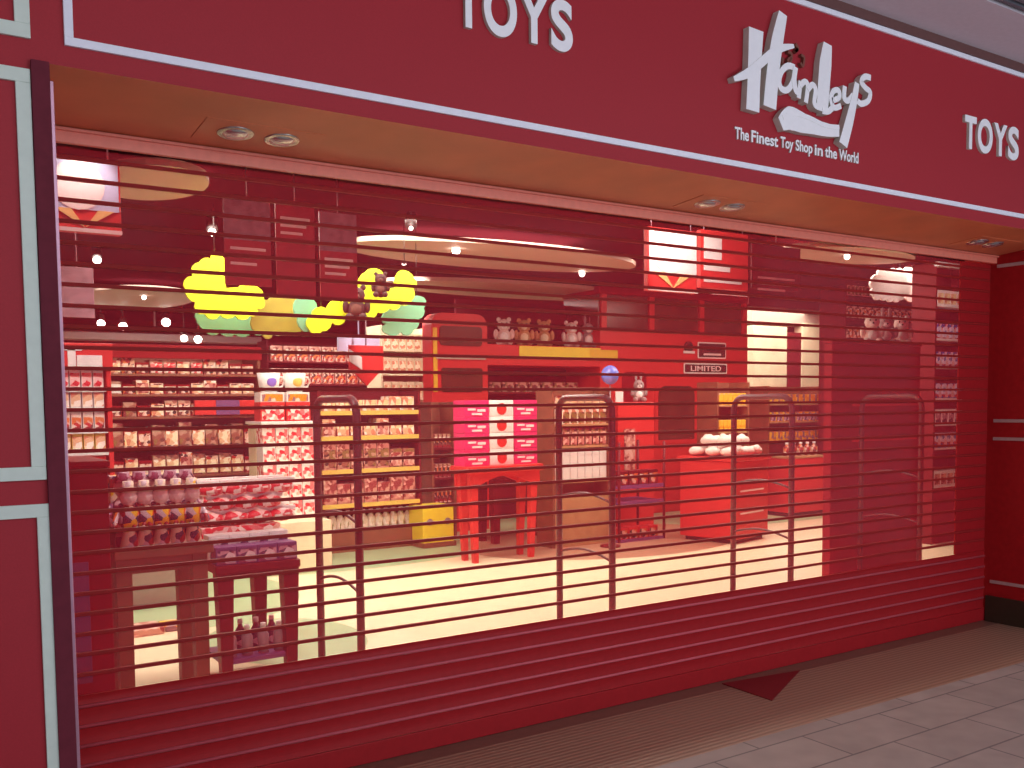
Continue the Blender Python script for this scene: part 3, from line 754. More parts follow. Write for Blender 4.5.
tag(MBs.build('hanging_sign', LILAC), 'plain pale grey hanging sign above the red and white poster', 'sign')

# ---------------------------------------------------------------- pink boxes on a bright red table
PX, PYY = 5.40, 8.75
x0, x1 = at(451, 465, 8.98).x, at(541, 465, 8.65).x
ztb = zy(466, 8.6, 495); yb0, yb1 = 8.6, 9.0
t = thing('red_table', 'bright red display table on four tapering legs under the pink boxes', 'table', ((x0+x1)/2, 8.85, 0))
MB().box(x0, x1, yb0, yb1, ztb-.07, ztb, .01).build('table_top', RED, t)
n = 12; P = [(x0+.03, ztb-.07), (x1-.03, ztb-.07), (x1-.03, ztb-.24)]+[(x1-.15-(x1-x0-.30)*i/n, ztb-.20+.09*math.sin(math.pi*i/n)) for i in range(n+1)]+[(x0+.03, ztb-.24)]
MB().prism(P, yb0+.03, yb0+.06).build('apron', RED, t); MB().prism(P, yb1-.06, yb1-.03).build('apron', RED, t)
for xx, xb in ((x0+.09, x0+.12), (x1-.09, x1-.12)):
    for yy in (yb0+.09, yb1-.09): MB().taper((xb, yy, 0), (xx, yy, ztb-.07), .028, .045).build('leg', RED, t)
wc = (x1-x0-.02)/3; hh = (zy(400, 8.7, 495)-ztb)/4
for c_i in range(3):
    for r_i in range(4):
        x = x0+.01+wc*(c_i+.5); z = ztb+hh*r_i
        base_m = WHITE if c_i == 1 else PINK
        def fn(base_m=base_m, c_i=c_i):
            m = MB(); m.box(-wc/2+.004, wc/2-.004, -.12, .12, 0, hh-.003, .004)
            m.mi = 1
            if c_i == 1:
                m.lathe((0, -.123, hh*.45), [(hh*.36, 0), (hh*.36, .004)], 16, 'y')
            else:
                m.box(-wc*.34, wc*.30, -.123, -.119, hh*.60, hh*.74); m.box(-wc*.36, -wc*.05, -.123, -.119, hh*.38, hh*.5); m.box(wc*.02, wc*.34, -.123, -.119, hh*.30, hh*.45); m.box(-wc*.2, wc*.2, -.123, -.119, hh*.10, hh*.22)
            return m.build('gift_box', [base_m, RED if c_i == 1 else WHITE], origin=(0,0,0))
        lab = ['hot pink gift box with white stripes in the left column on the red table', 'white gift box with a red spot in the middle column on the red table', 'hot pink gift box with white stripes in the right column on the red table'][c_i]
        kind('gift%d' % c_i, fn)((x, yb0+.22, z), lab, 'box', ['left pink box column', 'middle white box column', 'right pink box column'][c_i])

x0, x1 = at(480, 480, 10.0).x, at(556, 480, 9.75).x
t = thing('red_table', 'dark red table half hidden behind the bright red table', 'table', ((x0+x1)/2, 9.95, 0)); zt_ = zy(474, 9.7, 515)
MB().box(x0, x1, 9.7, 10.15, zt_-.06, zt_, .008).build('table_top', DRED, t)
MB().box(x0+.05, x1-.05, 9.72, 9.75, zt_-.28, zt_-.06, .006).build('apron', DRED, t)
for xx in (x0+.07, x1-.07):
    for yy in (9.77, 10.08): MB().taper((xx, yy, 0), (xx, yy, zt_-.06), .04, .055).build('leg', DRED, t)

# ---------------------------------------------------------------- red double-decker bus fixture
YBus = 11.0
bus = thing('bus_display', 'red double-decker bus shop fixture with a yellow line and dark upper windows', 'display', (7.8, YBus+.5, 0))
def bp_(px, py, Y=YBus): p = at(px, py, Y); return p.x, p.z
# left block: rounded front with an upper window and a dark windscreen
xa, za = bp_(431, 312); xb, _ = bp_(487, 312); zm = bp_(460, 352)[1]; zl2 = bp_(460, 400)[1]
def rrect(x0, x1, z0, z1, r, n=5, top=True, bot=True):
    P = []
    def arc(cx, cz, a0):
        for i in range(n+1):
            a = a0+math.pi/2*i/n; P.append((cx+r*math.cos(a), cz+r*math.sin(a)))
    if bot: arc(x0+r, z0+r, math.pi); arc(x1-r, z0+r, 1.5*math.pi)
    else: P += [(x0, z0), (x1, z0)]
    if top: arc(x1-r, z1-r, 0); arc(x0+r, z1-r, .5*math.pi)
    else: P += [(x1, z1), (x0, z1)]
    return P
MB().prism(rrect(xa, xb, 0, za, .16, bot=False), YBus, YBus+.25).build('front_body', RED, bus)
MB().prism(rrect(xa+.12, xb-.09, bp_(460, 346)[1], za-.17, .05), YBus-.015, YBus+.01).build('upper_window', GLASSD, bus)
MB().prism(rrect(xa+.14, xb-.09, bp_(460, 392)[1], bp_(460, 368)[1], .03), YBus-.015, YBus+.01).build('windscreen', GLASSD, bus)
MB().box(xa+.06, xb-.04, YBus-.03, YBus, bp_(460, 358)[1]-.02, bp_(460, 358)[1]+.03, .006).build('destination_bar', CREAM2, bus)
MB().box(xa+.02, xa+.08, YBus-.012, YBus+.01, bp_(460, 392)[1], za-.2, .003).build('orange_strip', GOLD, bus)
# right block
xc, _ = bp_(600, 330); xd, zd0 = bp_(748, 335); ztb_ = 3.42
zband_t = bp_(680, 331)[1]; zband_b = bp_(680, 378)[1]; zbot = bp_(700, 440)[1]
MB().box(xc, xd, YBus, YBus+.9, 0, zband_t, .02).build('rear_body', RED, bus)
MB().box(xc, xd, YBus+.04, YBus+.9, zband_t, ztb_-.12, .01).build('upper_deck_window', GLASSD, bus)
MB().box(xc-.02, xd+.02, YBus-.01, YBus+.92, ztb_-.12, ztb_, .03).build('roof', RED2, bus)
for px in (604, 652, 702, 745):
    x = bp_(px, 310)[0]; MB().box(x-.05, x+.05, YBus-.005, YBus+.04, zband_t, ztb_-.12, .006).build('window_pillar', RED, bus)
zline = bp_(680, 347)[1]
MB().box(xc, xd-.1, YBus-.012, YBus, zline-.012, zline+.014, .002).build('yellow_line', GOLD, bus)
MB().box(xc-.2, bp_(617, 340)[0], YBus-.018, YBus-.0, bp_(605, 358)[1], bp_(605, 350)[1], .004).build('yellow_line', GOLD, bus)
def plate(px0, py0, px1, py1):
    a0, b0 = bp_(px0, py0); a1, b1 = bp_(px1, py1)
    o = MB().prism(rrect(a0, a1, b1, b0, .02), YBus-.022, YBus-.012).build('plate', WHITE, bus)
    MB().prism(rrect(a0+.02, a1-.02, b1+.02, b0-.02, .015), YBus-.026, YBus-.021).build('plate_face', BLACK, o)
    return o, (a0, a1, b1, b0)
o, r_ = plate(697, 342, 725, 359); MB().box(r_[0]+.12, r_[1]-.12, YBus-.03, YBus-.026, r_[2]+.05, r_[2]+.08).build('plate_text', WHITE, o)
o, r_ = plate(683, 363, 726, 374)
text('plate_text', 'LIMITED', r_[0]+.14, r_[1]-.14, r_[2]+.04, r_[3]-.04, YBus-.0262, [WHITE], .004, .01, parent=o)
cx, cz = bp_(688, 349)
m = MB().lathe((cx, YBus-.022, cz+.03), [(.09, 0), (.09, .02)], 18, 'y'); m.build('badge', BLACK, bus)
MB().box(cx-.12, cx+.12, YBus-.028, YBus-.02, cz-.07, cz-.03, .003).build('badge_bar', WHITE, bus)
# doorway arch on the lower deck and side openings
ax0, az0 = bp_(658, 440); ax1, az1 = bp_(694, 386)
MB().prism(rrect(ax0, ax1, az0, az1, .14, bot=False), YBus-.015, YBus+.01).build('lower_window', GLASSD, bus)
MB().prism(rrect(ax0-.07, ax1+.07, az0-.06, az1+.06, .17, bot=False), YBus-.008, YBus+.01).build('window_surround', RED, bus)
bx0, bz0 = bp_(622, 480); bx1, bz1 = bp_(646, 372)
MB().prism(rrect(bx0, bx1, bz0, bz1, .1, bot=False), YBus-.012, YBus+.01).build('side_opening', RED2, bus)
# cross beam between the blocks
zb0 = bp_(550, 359)[1]; zb1 = bp_(550, 346)[1]; xm0 = bp_(487, 350)[0]; xm1 = xc
MB().box(xm0, xm1, YBus+.0, YBus+.5, zb0-.10, zb1, .01).build('cross_beam', RED, bus)
MB().box(bp_(519, 350)[0], xm1, YBus-.015, YBus, zb0, zb1-.01, .004).build('yellow_panel', YELLOW, bus)
MB().box(xm0, xm1, YBus+.84, YBus+.87, 0, 3.2).build('back_screen', MARWALL, bus)
zsh = [bp_(550, y, YBus+.45)[1] for y in (392, 372)]
MB().box(xm0, xm1, YBus+.4, YBus+.84, zsh[0]-.03, zsh[0], .004).build('shelf', DRED, bus)
row(carton('toy_box', .2, .2, .14, P_BRN, P_BRN), xm0+.06, xm1-.06, YBus+.55, zsh[0], 8, 'dim brown toy box on the shelf inside the open middle of the bus', 'box', 'toy boxes inside the bus')
# plush on the beam
zpl = zb1
pw = plush('plush_toy', mat('white_plush', (.75,.60,.55,1), .9, bump=.4, scale=60), WHITE)
pt = plush('plush_toy', mat('tan_plush', (.50,.28,.13,1), .9, bump=.4, scale=60), CREAM)
pg = plush('plush_bunny', mat('grey_plush', (.35,.28,.28,1), .9, bump=.4, scale=60), WHITE, 'long')
for px, p_, l in ((504, pw, 'white plush bear sitting at the left end of the yellow bus beam'), (524, pt, 'tan plush bear beside the white one on the bus beam'), (544, pt, 'second tan plush bear from the left on the bus beam'), (571, pw, 'lone white plush bear in the middle of the bus beam'), (588, pg, 'grey plush rabbit near the right end of the bus beam')):
    p_((bp_(px, 340, YBus+.25)[0], YBus+.25, zpl), l, 'plush toy', None, -.5, .95)
# blue balloon on a stick in front of the bus, standing on the wire rack
# wire rack
YW = 8.9
x0, x1 = at(619, 470, YW).x, at(664, 470, YW).x
t = thing('wire_rack', 'low dark wire shelf rack standing in front of the bus fixture', 'rack', ((x0+x1)/2, YW+.3, 0))
zsr = [zy(y, YW, 630) for y in (486, 502, 540)]
for i, z in enumerate(zsr):
    m = MB()
    for q in range(7): m.box(x0, x1, YW+.08*q, YW+.08*q+.012, z-.01, z)
    m.box(x0, x0+.02, YW, YW+.5, z-.03, z-.01); m.box(x1-.02, x1, YW, YW+.5, z-.03, z-.01); m.box(x0, x1, YW-.01, YW+.01, z-.035, z+.01)
    m.build('wire_shelf', PURPLE, t)
for xx in (x0, x1):
    for yy in (YW, YW+.5): MB().tube([(xx, yy, 0), (xx, yy, zy(442, YW, 630))], .018, 8).build('post', DRED, t)
row(carton('toy_box', round((x1-x0-.08)/4*.9, 3), .16, .18, DRED, P_MIX), x0+.04, x1-.04, YW+.14, zsr[0]+.001, 4, 'dark red toy box on the top shelf of the low wire rack', 'box', 'boxes on top of the wire rack')
row(carton('toy_box', round((x1-x0-.08)/4*.9, 3), .16, .14, RED, P_MIX), x0+.04, x1-.04, YW+.14, zsr[2]+.001, 4, 'red toy box on the bottom shelf of the low wire rack', 'box', 'boxes at the bottom of the wire rack')
# red tower display with figures right of the wire rack (between rack and bin)
x0, x1 = at(618, 430, 9.6).x, at(654, 430, 9.6).x
t = thing('red_stand', 'tall red stand holding a plush toy and a white card by the bus', 'stand', ((x0+x1)/2, 9.8, 0))
zt_ = zy(402, 9.6, 636)
MB().box(x0, x1, 9.6, 9.9, .05, zt_, .01).build('body', RED, t); MB().box(x0-.02, x1+.02, 9.58, 9.92, 0, .05, .01).build('foot', DRED, t)
MB().box(x0+.10, x0+.28, 9.585, 9.6, .7, zt_-.35, .003).build('print_panel', P_PNK, t)
MB().box(x0+.02, x0+.14, 9.66, 9.68, zt_, zt_+.14, .002).build('card', WHITE, t)
pg((x1-.14, 9.75, zt_), 'grey plush rabbit sitting on the tall red stand below the bus band', 'plush toy', None, -.5, .75)
bc = at(610, 375, 8.75)
t = thing('blue_balloon', 'round blue balloon on a thin stick in front of the red bus', 'balloon', (bc.x, 8.75, 0))
MB().ball((bc.x, 8.75, bc.z), .105, (1,1,1.08), 3).build('balloon', BLUE, t)
MB().tube([(bc.x, 8.75, 0), (bc.x, 8.75, bc.z-.1)], .008, 6).build('stick', GREYP, t)
MB().lathe((bc.x, 8.75, 0), [(.12, 0), (.12, .02), (.03, .03)], 16).build('foot', DRED, t)

# I: tan gondola
YI = 9.0
zs = [zy(y, YI, 575) for y in (405, 424, 446, 481)]
t, x0, x1 = unit('tan_gondola', 'tan wooden gondola of cream packs left of the wire rack', 541, 612, YI, .35, zy(388, YI, 575), zs, BROWN, TAN, None, (.03, BROWN), base_h=zy(497, YI, 575))
for i, z in enumerate(zs):
    hh = round(((zs[i-1]-z) if i else .16)-.05, 3)
    nm = ['top', 'second', 'third', 'lowest'][i]
    row(carton('toy_box', round((x1-x0-.1)/7*.9, 3), .2, hh, [P_PNK, P_CRM, P_BRN, WHITE][i], [P_CRM, P_BRN, P_PNK, WHITE][i]), x0+.05, x1-.05, YI+.14, z, 7, '%s pack on the %s shelf of the tan gondola' % (['pink and cream', 'cream', 'rosy brown', 'plain white'][i], nm), 'box', 'packs on the %s shelf of the tan gondola' % nm)

# G: orange shelving right
YG = 10.3
zs = [zy(y, YG, 765) for y in (404, 422, 442)]
t, x0, x1 = unit('orange_shelving', 'low shelving of orange and yellow toys in front of the cream doorway', 752, 826, YG, .5, zy(386, YG, 765), zs, BROWN, TAN, None)
for i, z in enumerate(zs):
    row(carton('toy_box', round((x1-x0-.12)/8*.92, 3), .2, .15, P_YEL, [P_YEL, P_PUR, P_YEL][i]), x0+.06, x1-.06, YG+.14, z, 8, '%s toy box on the %s shelf of the orange shelving' % (['orange', 'lilac', 'yellow'][i], ['top', 'middle', 'low'][i]), 'box', 'boxes on the %s orange shelf' % ['top', 'middle', 'low'][i])
YG2 = 9.3
zs = [zy(y, YG2, 722) for y in (405, 432)]
t, x0, x1 = unit('yellow_rack', 'small rack of yellow toys against the right end of the bus', 703, 750, YG2, .4, zy(382, YG2, 722), zs, BROWN, TAN, None)
for i, z in enumerate(zs):
    row(carton('toy_box', round((x1-x0-.1)/6*.92, 3), .18, .16, P_YEL, P_YEL), x0+.05, x1-.05, YG2+.12, z, 6, 'yellow toy box on the %s shelf of the small rack by the bus' % ['upper', 'lower'][i], 'box', 'boxes on the %s shelf of the yellow rack' % ['upper', 'lower'][i])

# H: red square bin full of white goods
cxh, cyh = 8.35, 7.97
t = thing('dump_bin', 'large square red bin heaped with white and pink soft toys', 'bin', (cxh, cyh, 0))
zt_ = zy(462, 7.97, 737)
m = MB(); m.box(0, .78, 0, .78, .05, zt_, .012)
m.box(-.03, .81, -.03, .81, zt_, zt_+.05, .015)
def rotm(mb, ang, org):
    bmesh.ops.rotate(mb.bm, verts=mb.bm.verts, cent=(0,0,0), matrix=Matrix.Rotation(ang, 3, 'Z'))
    bmesh.ops.translate(mb.bm, verts=mb.bm.verts, vec=org); return mb
AH = math.radians(12.5)
rotm(m, AH, (cxh, cyh, 0)).build('bin_body', RED, t)
m = MB(); m.box(.05, .73, .05, .73, 0, .05); rotm(m, AH, (cxh, cyh, 0)).build('plinth', BLACK, t)
for zz in (.35, .62):
    m = MB(); m.box(.12, .66, -.006, 0, zz, zz+.02); rotm(m, AH, (cxh, cyh, 0)).build('pale_line', PALEPINK, t)
R = Matrix.Rotation(AH, 3, 'Z')
pw2 = kind('softball', lambda: (lambda m: m.build('soft_toy', [mat('white_soft_plush', (.85,.72,.66,1), .9, bump=.4, scale=50), PALEPINK], origin=(0,0,0)))((lambda m: (m.ball((0,0,.07), .115, (1.3,1,.62)), m.ball((.10,-.04,.11), .055, (1,1,.9)), setattr(m, 'mi', 1), m.ball((.15,-.06,.10), .025), m)[-1])(MB())))
for i in range(4):
    for j in range(3):
        p = R @ Vector((.12+.18*i, .14+.24*j, 0))
        pw2((cxh+p.x, cyh+p.y, zt_+.05), 'rounded white soft toy heaped in the square red bin', 'soft toy', 'white soft toys heaped in the red bin', random.uniform(0, 6), .85)
for i in range(3):
    for j in range(2):
        p = R @ Vector((.22+.18*i, .26+.24*j, 0))
        pw2((cxh+p.x, cyh+p.y, zt_+.18), 'rounded white soft toy heaped in the square red bin', 'soft toy', 'white soft toys heaped in the red bin', random.uniform(0, 6), .85)
# low red plinth in front of bin left + red block right
p0 = atz(806, 506)
YP = 9.4
x0, x1 = at(790, 480, YP).x, at(826, 480, YP).x
t = thing('red_cabinet', 'plain bright red cabinet between the square bin and the dark red panel', 'cabinet', ((x0+x1)/2, YP+.3, 0))
MB().box(x0, x1, YP, YP+.6, .06, zy(458, YP, 806), .01).build('body', RED, t); MB().box(x0+.02, x1-.02, YP+.02, YP+.55, 0, .06).build('plinth', BLACK, t)
MB().box(x0-.01, x1+.01, YP-.01, YP+.61, zy(458, YP, 806), zy(458, YP, 806)+.03, .006).build('top', TAN, t)
row(bottle('toy_bottle', .05, .2, P_MIX, WHITE), x0+.02, x1-.02, YP+.15, zy(458, YP, 806)+.03, 5, 'small dark bottle toy standing on the bright red cabinet', 'bottle', 'bottles on the red cabinet')

# J: bright cream doorway wall
YJ = 12.5
t = thing('cream_portal', 'bright cream wall portal with a dark post behind the orange shelving', 'portal', (at(788, 400, YJ).x, YJ+.1, 0))
xa, xb, xc_, xd_ = (at(p, 360, YJ).x for p in (753, 787, 802, 824))
zt_ = min(3.46, zy(322, YJ, 788))
MB().box(xa, xb, YJ, YJ+.2, 0, zy(326, YJ, 770), .01).build('left_panel', CREAM, t)
MB().box(xc_, xd_+.4, YJ, YJ+.2, 0, zt_, .01).build('right_panel', CREAM, t)
MB().box(xb, xc_, YJ+.02, YJ+.2, 0, zy(332, YJ, 788), .01).build('post', DRED, t)
MB().box(xa, xd_+.3, YJ+.02, YJ+.3, zy(325, YJ, 788), min(3.49, zy(300, YJ, 770)), .01).build('beam', CREAM2, t)

# L: dark red panel close to the shutter at right
YL = 5.75
xl0, xl1 = at(823, 450, YL+.09).x, at(919, 450, YL).x; zlt = zy(340, YL, 860)
t = thing('partition_panel', 'tall dark red partition standing just inside the right of the shutter', 'partition', ((xl0+xl1)/2, YL+.2, 0))
MB().box(xl0, xl1, YL, YL+.09, .05, zlt-.04, .01).build('body', RED2, t)
MB().box(xl0-.01, xl1+.01, YL-.01, YL+.10, zlt-.04, zlt, .01).build('cap', RED2, t)
MB().box(xl0+.02, xl1-.02, YL+.01, YL+.08, 0, .05).build('plinth', BLACK, t)
for zz in (zy(405, YL, 870), zy(440, YL, 870), zy(485, YL, 870), zy(533, YL, 870)):
    MB().box(xl0+.3, xl1-.05, YL-.004, YL, zz-.01, zz+.01).build('joint_strip', RED, t)
MB().box(xl0+.75, xl1-.02, YL+.09, YL+.42, zlt-.05, zlt-.02, .004).build('rear_shelf', RED2, t)
for i, px in enumerate((872, 886, 901)):
    (pw, pg, pw)[i]((at(px, 330, YL+.26).x, YL+.26, zlt-.02), ['white plush bear at the left on top of the dark red partition', 'grey plush rabbit on top of the dark red partition', 'white plush bear at the right on top of the dark red partition'][i], 'plush toy', None, -.8, .75)
# K: tall lit tower of blue and white boxes
YK2 = 6.6
zs = [zy(y, YK2, 938) for y in (338, 366, 398, 424, 448, 486)]
t, x0, x1 = unit('toy_tower', 'tall narrow tower of blue and white boxed toys at the right end', 917, 972, YK2, .32, zy(262, YK2, 938), zs+[zy(304, YK2, 938)], DRED, WHITE, None, (.05, WHITE), base_h=zs[-1]-.025, base_m=RED2)
for i, z in enumerate(zs+[zy(304, YK2, 938)]):
    hh = .17
    nm = ['third', 'fourth', 'fifth', 'sixth', 'seventh', 'lowest', 'upper'][i]
    mm = [P_BLU, P_BLU, P_BLU, P_PUR, P_BLU, P_PNK, P_CRM][i]
    row(carton('toy_box', round((x1-x0-.12)/5*.92, 3), .2, hh, P_BLU if mm is P_BLU else WHITE, mm), x0+.06, x1-.06, YK2+.13, z, 5, '%s toy box on the %s shelf of the tall right tower' % ('blue and white' if mm is P_BLU else 'pale', nm), 'box', 'boxes on the %s shelf of the right tower' % nm)

# white shelving far right behind
YM = 9.6
zs = [zy(y, YM, 860) for y in (296, 318, 338)]
t, x0, x1 = unit('high_shelving', 'high pale shelving with pinkish toys seen over the dark red partition', 826, 914, YM, .5, zy(276, YM, 860), zs, DRED, MARWALL, None)
for i, z in enumerate(zs):
    row(carton('toy_box', round((x1-x0-.12)/9*.9, 3), .2, .18, P_PNK, [P_BRN, P_MIX, P_MIX][i]), x0+.06, x1-.06, YM+.13, z, 9, 'pinkish toy box on the %s shelf of the high shelving' % ['top', 'middle', 'low'][i], 'box', 'boxes on the %s shelf of the high shelving' % ['top', 'middle', 'low'][i])

# back wall shelving glimpsed at left above the gondola and centre
YZ = 15.5
zs = [zy(y, YZ, 330) for y in (362, 384)]
t, x0, x1 = unit('back_shelving', 'far reddish shelving at the back of the shop behind the middle gondola', 262, 398, YZ, .5, zy(342, YZ, 330), zs, MARWALL, DRED, None)
for i, z in enumerate(zs):
    row(carton('toy_box', round((x1-x0-.12)/10*.92, 3), .2, .26, P_PNK, P_MIX), x0+.06, x1-.06, YZ+.13, z, 10, 'dim toy box on the %s shelf of the far reddish shelving' % ['upper', 'lower'][i], 'box', 'boxes on the %s far shelf' % ['upper', 'lower'][i])

# ================================================================ SECURITY GATES
def gate(X, Yn, label):
    t = thing('security_gate', label, 'security gate', (X, Yn+.3, 0), None)
    Yf = Yn*1.122; H = 1.74; r = .10
    pts = [(X, Yn, .05)]+[(X, Yn, H-r)]+[(X, Yn+r-r*math.cos(a), H-r+r*math.sin(a)) for a in (math.pi/8*i for i in range(1, 5))]
    pts += [(X, Yf-r+r*math.sin(a), H-r+r*math.cos(a)) for a in (math.pi/8*i for i in range(0, 5))]+[(X, Yf, .05)]
    m = MB(); m.tube(pts, .024, 10); m.build('antenna_loop', ANT, t)
    m = MB(); m.box(X-.07, X+.07, Yn-.08, Yf+.08, 0, .05, .01); m.build('foot', GREYP, t)
    for z in (.62, 1.02):
        pp = [(X, Yn+(Yf-Yn)*i/10, z+.05*math.sin(math.pi*i/10)) for i in range(11)]
        MB().tube(pp, .009, 8).build('crossbar', ANT, t)
gate(2.21, 5.0, 'leftmost of the four looped security gates inside the entrance')
gate(4.065, 5.0, 'second looped security gate from the left, in front of the tan gondola')
gate(5.86, 5.0, 'third looped security gate from the left, in front of the square red bin')
gate(7.53, 5.0, 'rightmost looped security gate in front of the dark red partition')

# ================================================================ HANGING GRAPHICS
def cube_sign(px0, py0, px1, py1, Y, label, second=None):
    a = at(px0, py0, Y); b2 = at(px1, py0, Y); zb = at((px0+px1)/2, py1, Y).z
    x0, x1 = a.x, b2.x; zt = a.z; wd, hh = x1-x0, zt-zb
    t = thing('cube_sign', label, 'sign', ((x0+x1)/2, Y+.02, zb))
    MB().box(x0, x1, Y, Y+.05, zb, zt, .004).build('box', RED, t)
    MB().box(x0+.01, x1-.01, Y-.006, Y, zb+hh*.30, zt-.01).build('picture_ground', LILAC if not second else WHITE, t)  # second sign: glare painted in by turning the picture white
    m = MB(); cx = x0+wd*.42; cz = zb+hh*.62
    m.prism([(cx+wd*.36*math.cos(2*math.pi*i/20), cz+hh*.33*math.sin(2*math.pi*i/20)) for i in range(20)], Y-.010, Y-.006); m.build('picture_round', PALEPINK if not second else WHITE, t)
    for s_ in (-1, 1):
        m = MB(); c0 = x0+wd*.5
        P = [(c0, zb+hh*.06), (c0+s_*wd*.40, zb+hh*.30), (c0+s_*wd*.18, zb+hh*.30)]
        m.prism(P, Y-.010, Y-.0); m.build('lapel', ORANGEP, t)
    MB().box(x0, x1, Y-.012, Y, zb, zb+.018).build('lower_edge', PALEPINK, t)
    for xx in (x0+.05, x1-.05): MB().tube([(xx, Y+.02, zt), (xx, Y+.02, 3.5)], .004, 6).build('cord', GREYP, t)
cube_sign(44, 152, 119, 232, 5.0, 'square hanging sign with pale round picture and red base at the top left')
cube_sign(648, 226, 697, 292, 5.6, 'square hanging sign with overexposure painted in as a white top above a red base', .62)
a = at(701, 229, 5.6); q = at(748, 291, 5.6)
t = thing('cube_sign', 'square red hanging sign with white glare painted on as print beside the overexposed one', 'sign', ((a.x+q.x)/2, 5.62, q.z))
MB().box(a.x, q.x, 5.6, 5.65, q.z, a.z, .004).build('box', RED, t)
wd_, hh_ = q.x-a.x, a.z-q.z
for u0, u1, v0, v1 in ((.06,.42,.50,.92), (.06,.60,.30,.42), (.06,.85,.10,.18)):
    MB().box(a.x+wd_*u0, a.x+wd_*u1, 5.594, 5.601, q.z+hh_*v0, q.z+hh_*v1).build('glare_print', WHITE, t)  # white bars stand in for the glare on the left side
for xx in (a.x+.05, q.x-.05): MB().tube([(xx, 5.62, a.z), (xx, 5.62, 3.5)], .004, 6).build('cord', GREYP, t)
p, q = at(40, 330, 17.6), at(262, 344, 17.6)
m = MB().box(p.x, q.x, 17.6, 18, q.z, min(p.z, 3.2), .02); m.tube([((p.x+q.x)/2, 17.8, 3.15), ((p.x+q.x)/2, 17.8, 3.499)], .02, 6)
tag(m.build('bulkhead', mat('mauve_grey_bulkhead', (.42, .32, .34, 1), .6)), 'long mauve-grey bulkhead hanging low at the far left of the shop', 'bulkhead')
def banner(px0, py0, px1, py1, Y, split, label, mt, mb_):
    a = at(px0, py0, Y); b2 = at(px1, py1, Y); x0, x1, zt, zb = a.x, b2.x, a.z, b2.z
    t = thing('hanging_banner', label, 'banner', ((x0+x1)/2, Y, zb)); zs_ = zb+(zt-zb)*split
    MB().box(x0, x1, Y, Y+.015, zb, zs_, .002).build('lower_field', mb_, t)
    MB().box(x0, x1, Y, Y+.015, zs_, zt, .002).build('upper_field', mt, t)
    m = MB(); n = 3
    for i in range(n):
        z = zs_-.06-.055*i; m.box(x0+(x1-x0)*.12, x1-(x1-x0)*(.12+.1*i), Y-.004, Y+.001, z-.012, z+.008)
    m.build('print_lines', PALEPINK, t)
    MB().tube([((x0+x1)/2, Y+.008, zt), ((x0+x1)/2, Y+.008, 3.5)], .005, 6).build('cord', GREYP, t)
DIM = mat('grey_mauve_print', (.30,.17,.22,1), .5, noise=.3, scale=14); RB = mat('dull_red_print', (.45,.03,.045,1), .5, noise=.15, scale=12)
banner(223, 196, 272, 287, 7.0, .52, 'leftmost hanging banner, mauve picture above a red field', DIM, RB)
banner(275, 199, 316, 297, 7.0, .9, 'middle hanging banner in plain red with faint lines', RB, RB)
banner(319, 211, 358, 300, 7.0, .55, 'third hanging banner beside the plain red one, mauve above red', DIM, RB)
banner(752, 243, 800, 292, 6.4, .4, 'dim maroon hanging banner right of the overexposed cube sign', DRED, DRED)
p, q = at(60, 266, 8.5), at(95, 318, 8.5)
m = MB().box(p.x, q.x, 8.5, 8.53, q.z, p.z, .003); m.tube([((p.x+q.x)/2, 8.515, p.z), ((p.x+q.x)/2, 8.515, 3.5)], .006, 6)
tag(m.build('hanging_poster', DIM), 'dim mauve hanging poster below the top left square sign', 'poster')

def foliage(pxs, Y, m_, label, seed):
    rnd = random.Random(seed)
    mb = MB(); P = []
    for px, py in pxs:
        p = at(px, py, Y); P.append((p.x, p.z))
    # leafy lobes along every side
    ar = sum(P[i][0]*P[(i+1) % len(P)][1]-P[(i+1) % len(P)][0]*P[i][1] for i in range(len(P)))
    sg = -1 if ar > 0 else 1
    Q = []
    for i in range(len(P)):
        a, b2 = Vector(P[i]), Vector(P[(i+1) % len(P)]); d = b2-a; L_ = d.length; k = max(1, int(round(L_/.13)))
        nrm = Vector((-d.y, d.x)).normalized()*sg
        for j in range(k):
            am = .04*rnd.uniform(.6, 1.3)
            for tt_ in (0, .2, .5, .8):
                Q.append(tuple(a+d*((j+tt_)/k)+nrm*(am*{0: 0, .2: .75, .5: 1, .8: .75}[tt_])))
    cx_ = sum(q[0] for q in Q)/len(Q); top = max(Q, key=lambda q: q[1])
    t = thing('foliage_board', label, 'decoration', (cx_, Y, min(q[1] for q in Q)))
    mb.prism(Q, Y, Y+.03); mb.build('leaf_panel', m_, t)
    MB().tube([(top[0], Y+.015, top[1]-.02), (top[0], Y+.015, 3.5)], .004, 6).build('cord', BLACK, t)
foliage([(186,290),(205,314),(250,316),(264,300),(252,286),(226,288),(222,256),(200,262)], 8.6, LIME, 'lime yellow leafy board hanging left of the red banners', 1)
foliage([(252,318),(262,334),(296,332),(306,318),(300,298),(268,300)], 8.7, SHADED_LEAF, 'leafy board with its shade painted in as olive, hanging below the red banners', 2)
foliage([(196,312),(205,330),(235,334),(268,330),(262,314)], 8.9, TEAL, 'teal leafy board under the lime board at left', 3)
foliage([(296,300),(298,318),(306,332),(316,318),(314,300)], 8.5, TEAL, 'small teal leafy board between the olive and lime boards', 4)
foliage([(312,316),(310,330),(322,331),(331,318),(326,308)], 8.45, LIME, 'smallest lime yellow leafy board beside the small teal one', 5)
foliage([(331,302),(332,322),(346,318),(352,304)], 8.6, LIME, 'lime yellow leafy board with a flat top under the third banner', 6)
foliage([(358,288),(362,318),(378,312),(412,300),(414,278),(402,270),(396,288),(384,296),(380,284),(384,274),(366,272)], 8.6, LIME, 'large lime yellow leafy board right of the banners', 7)
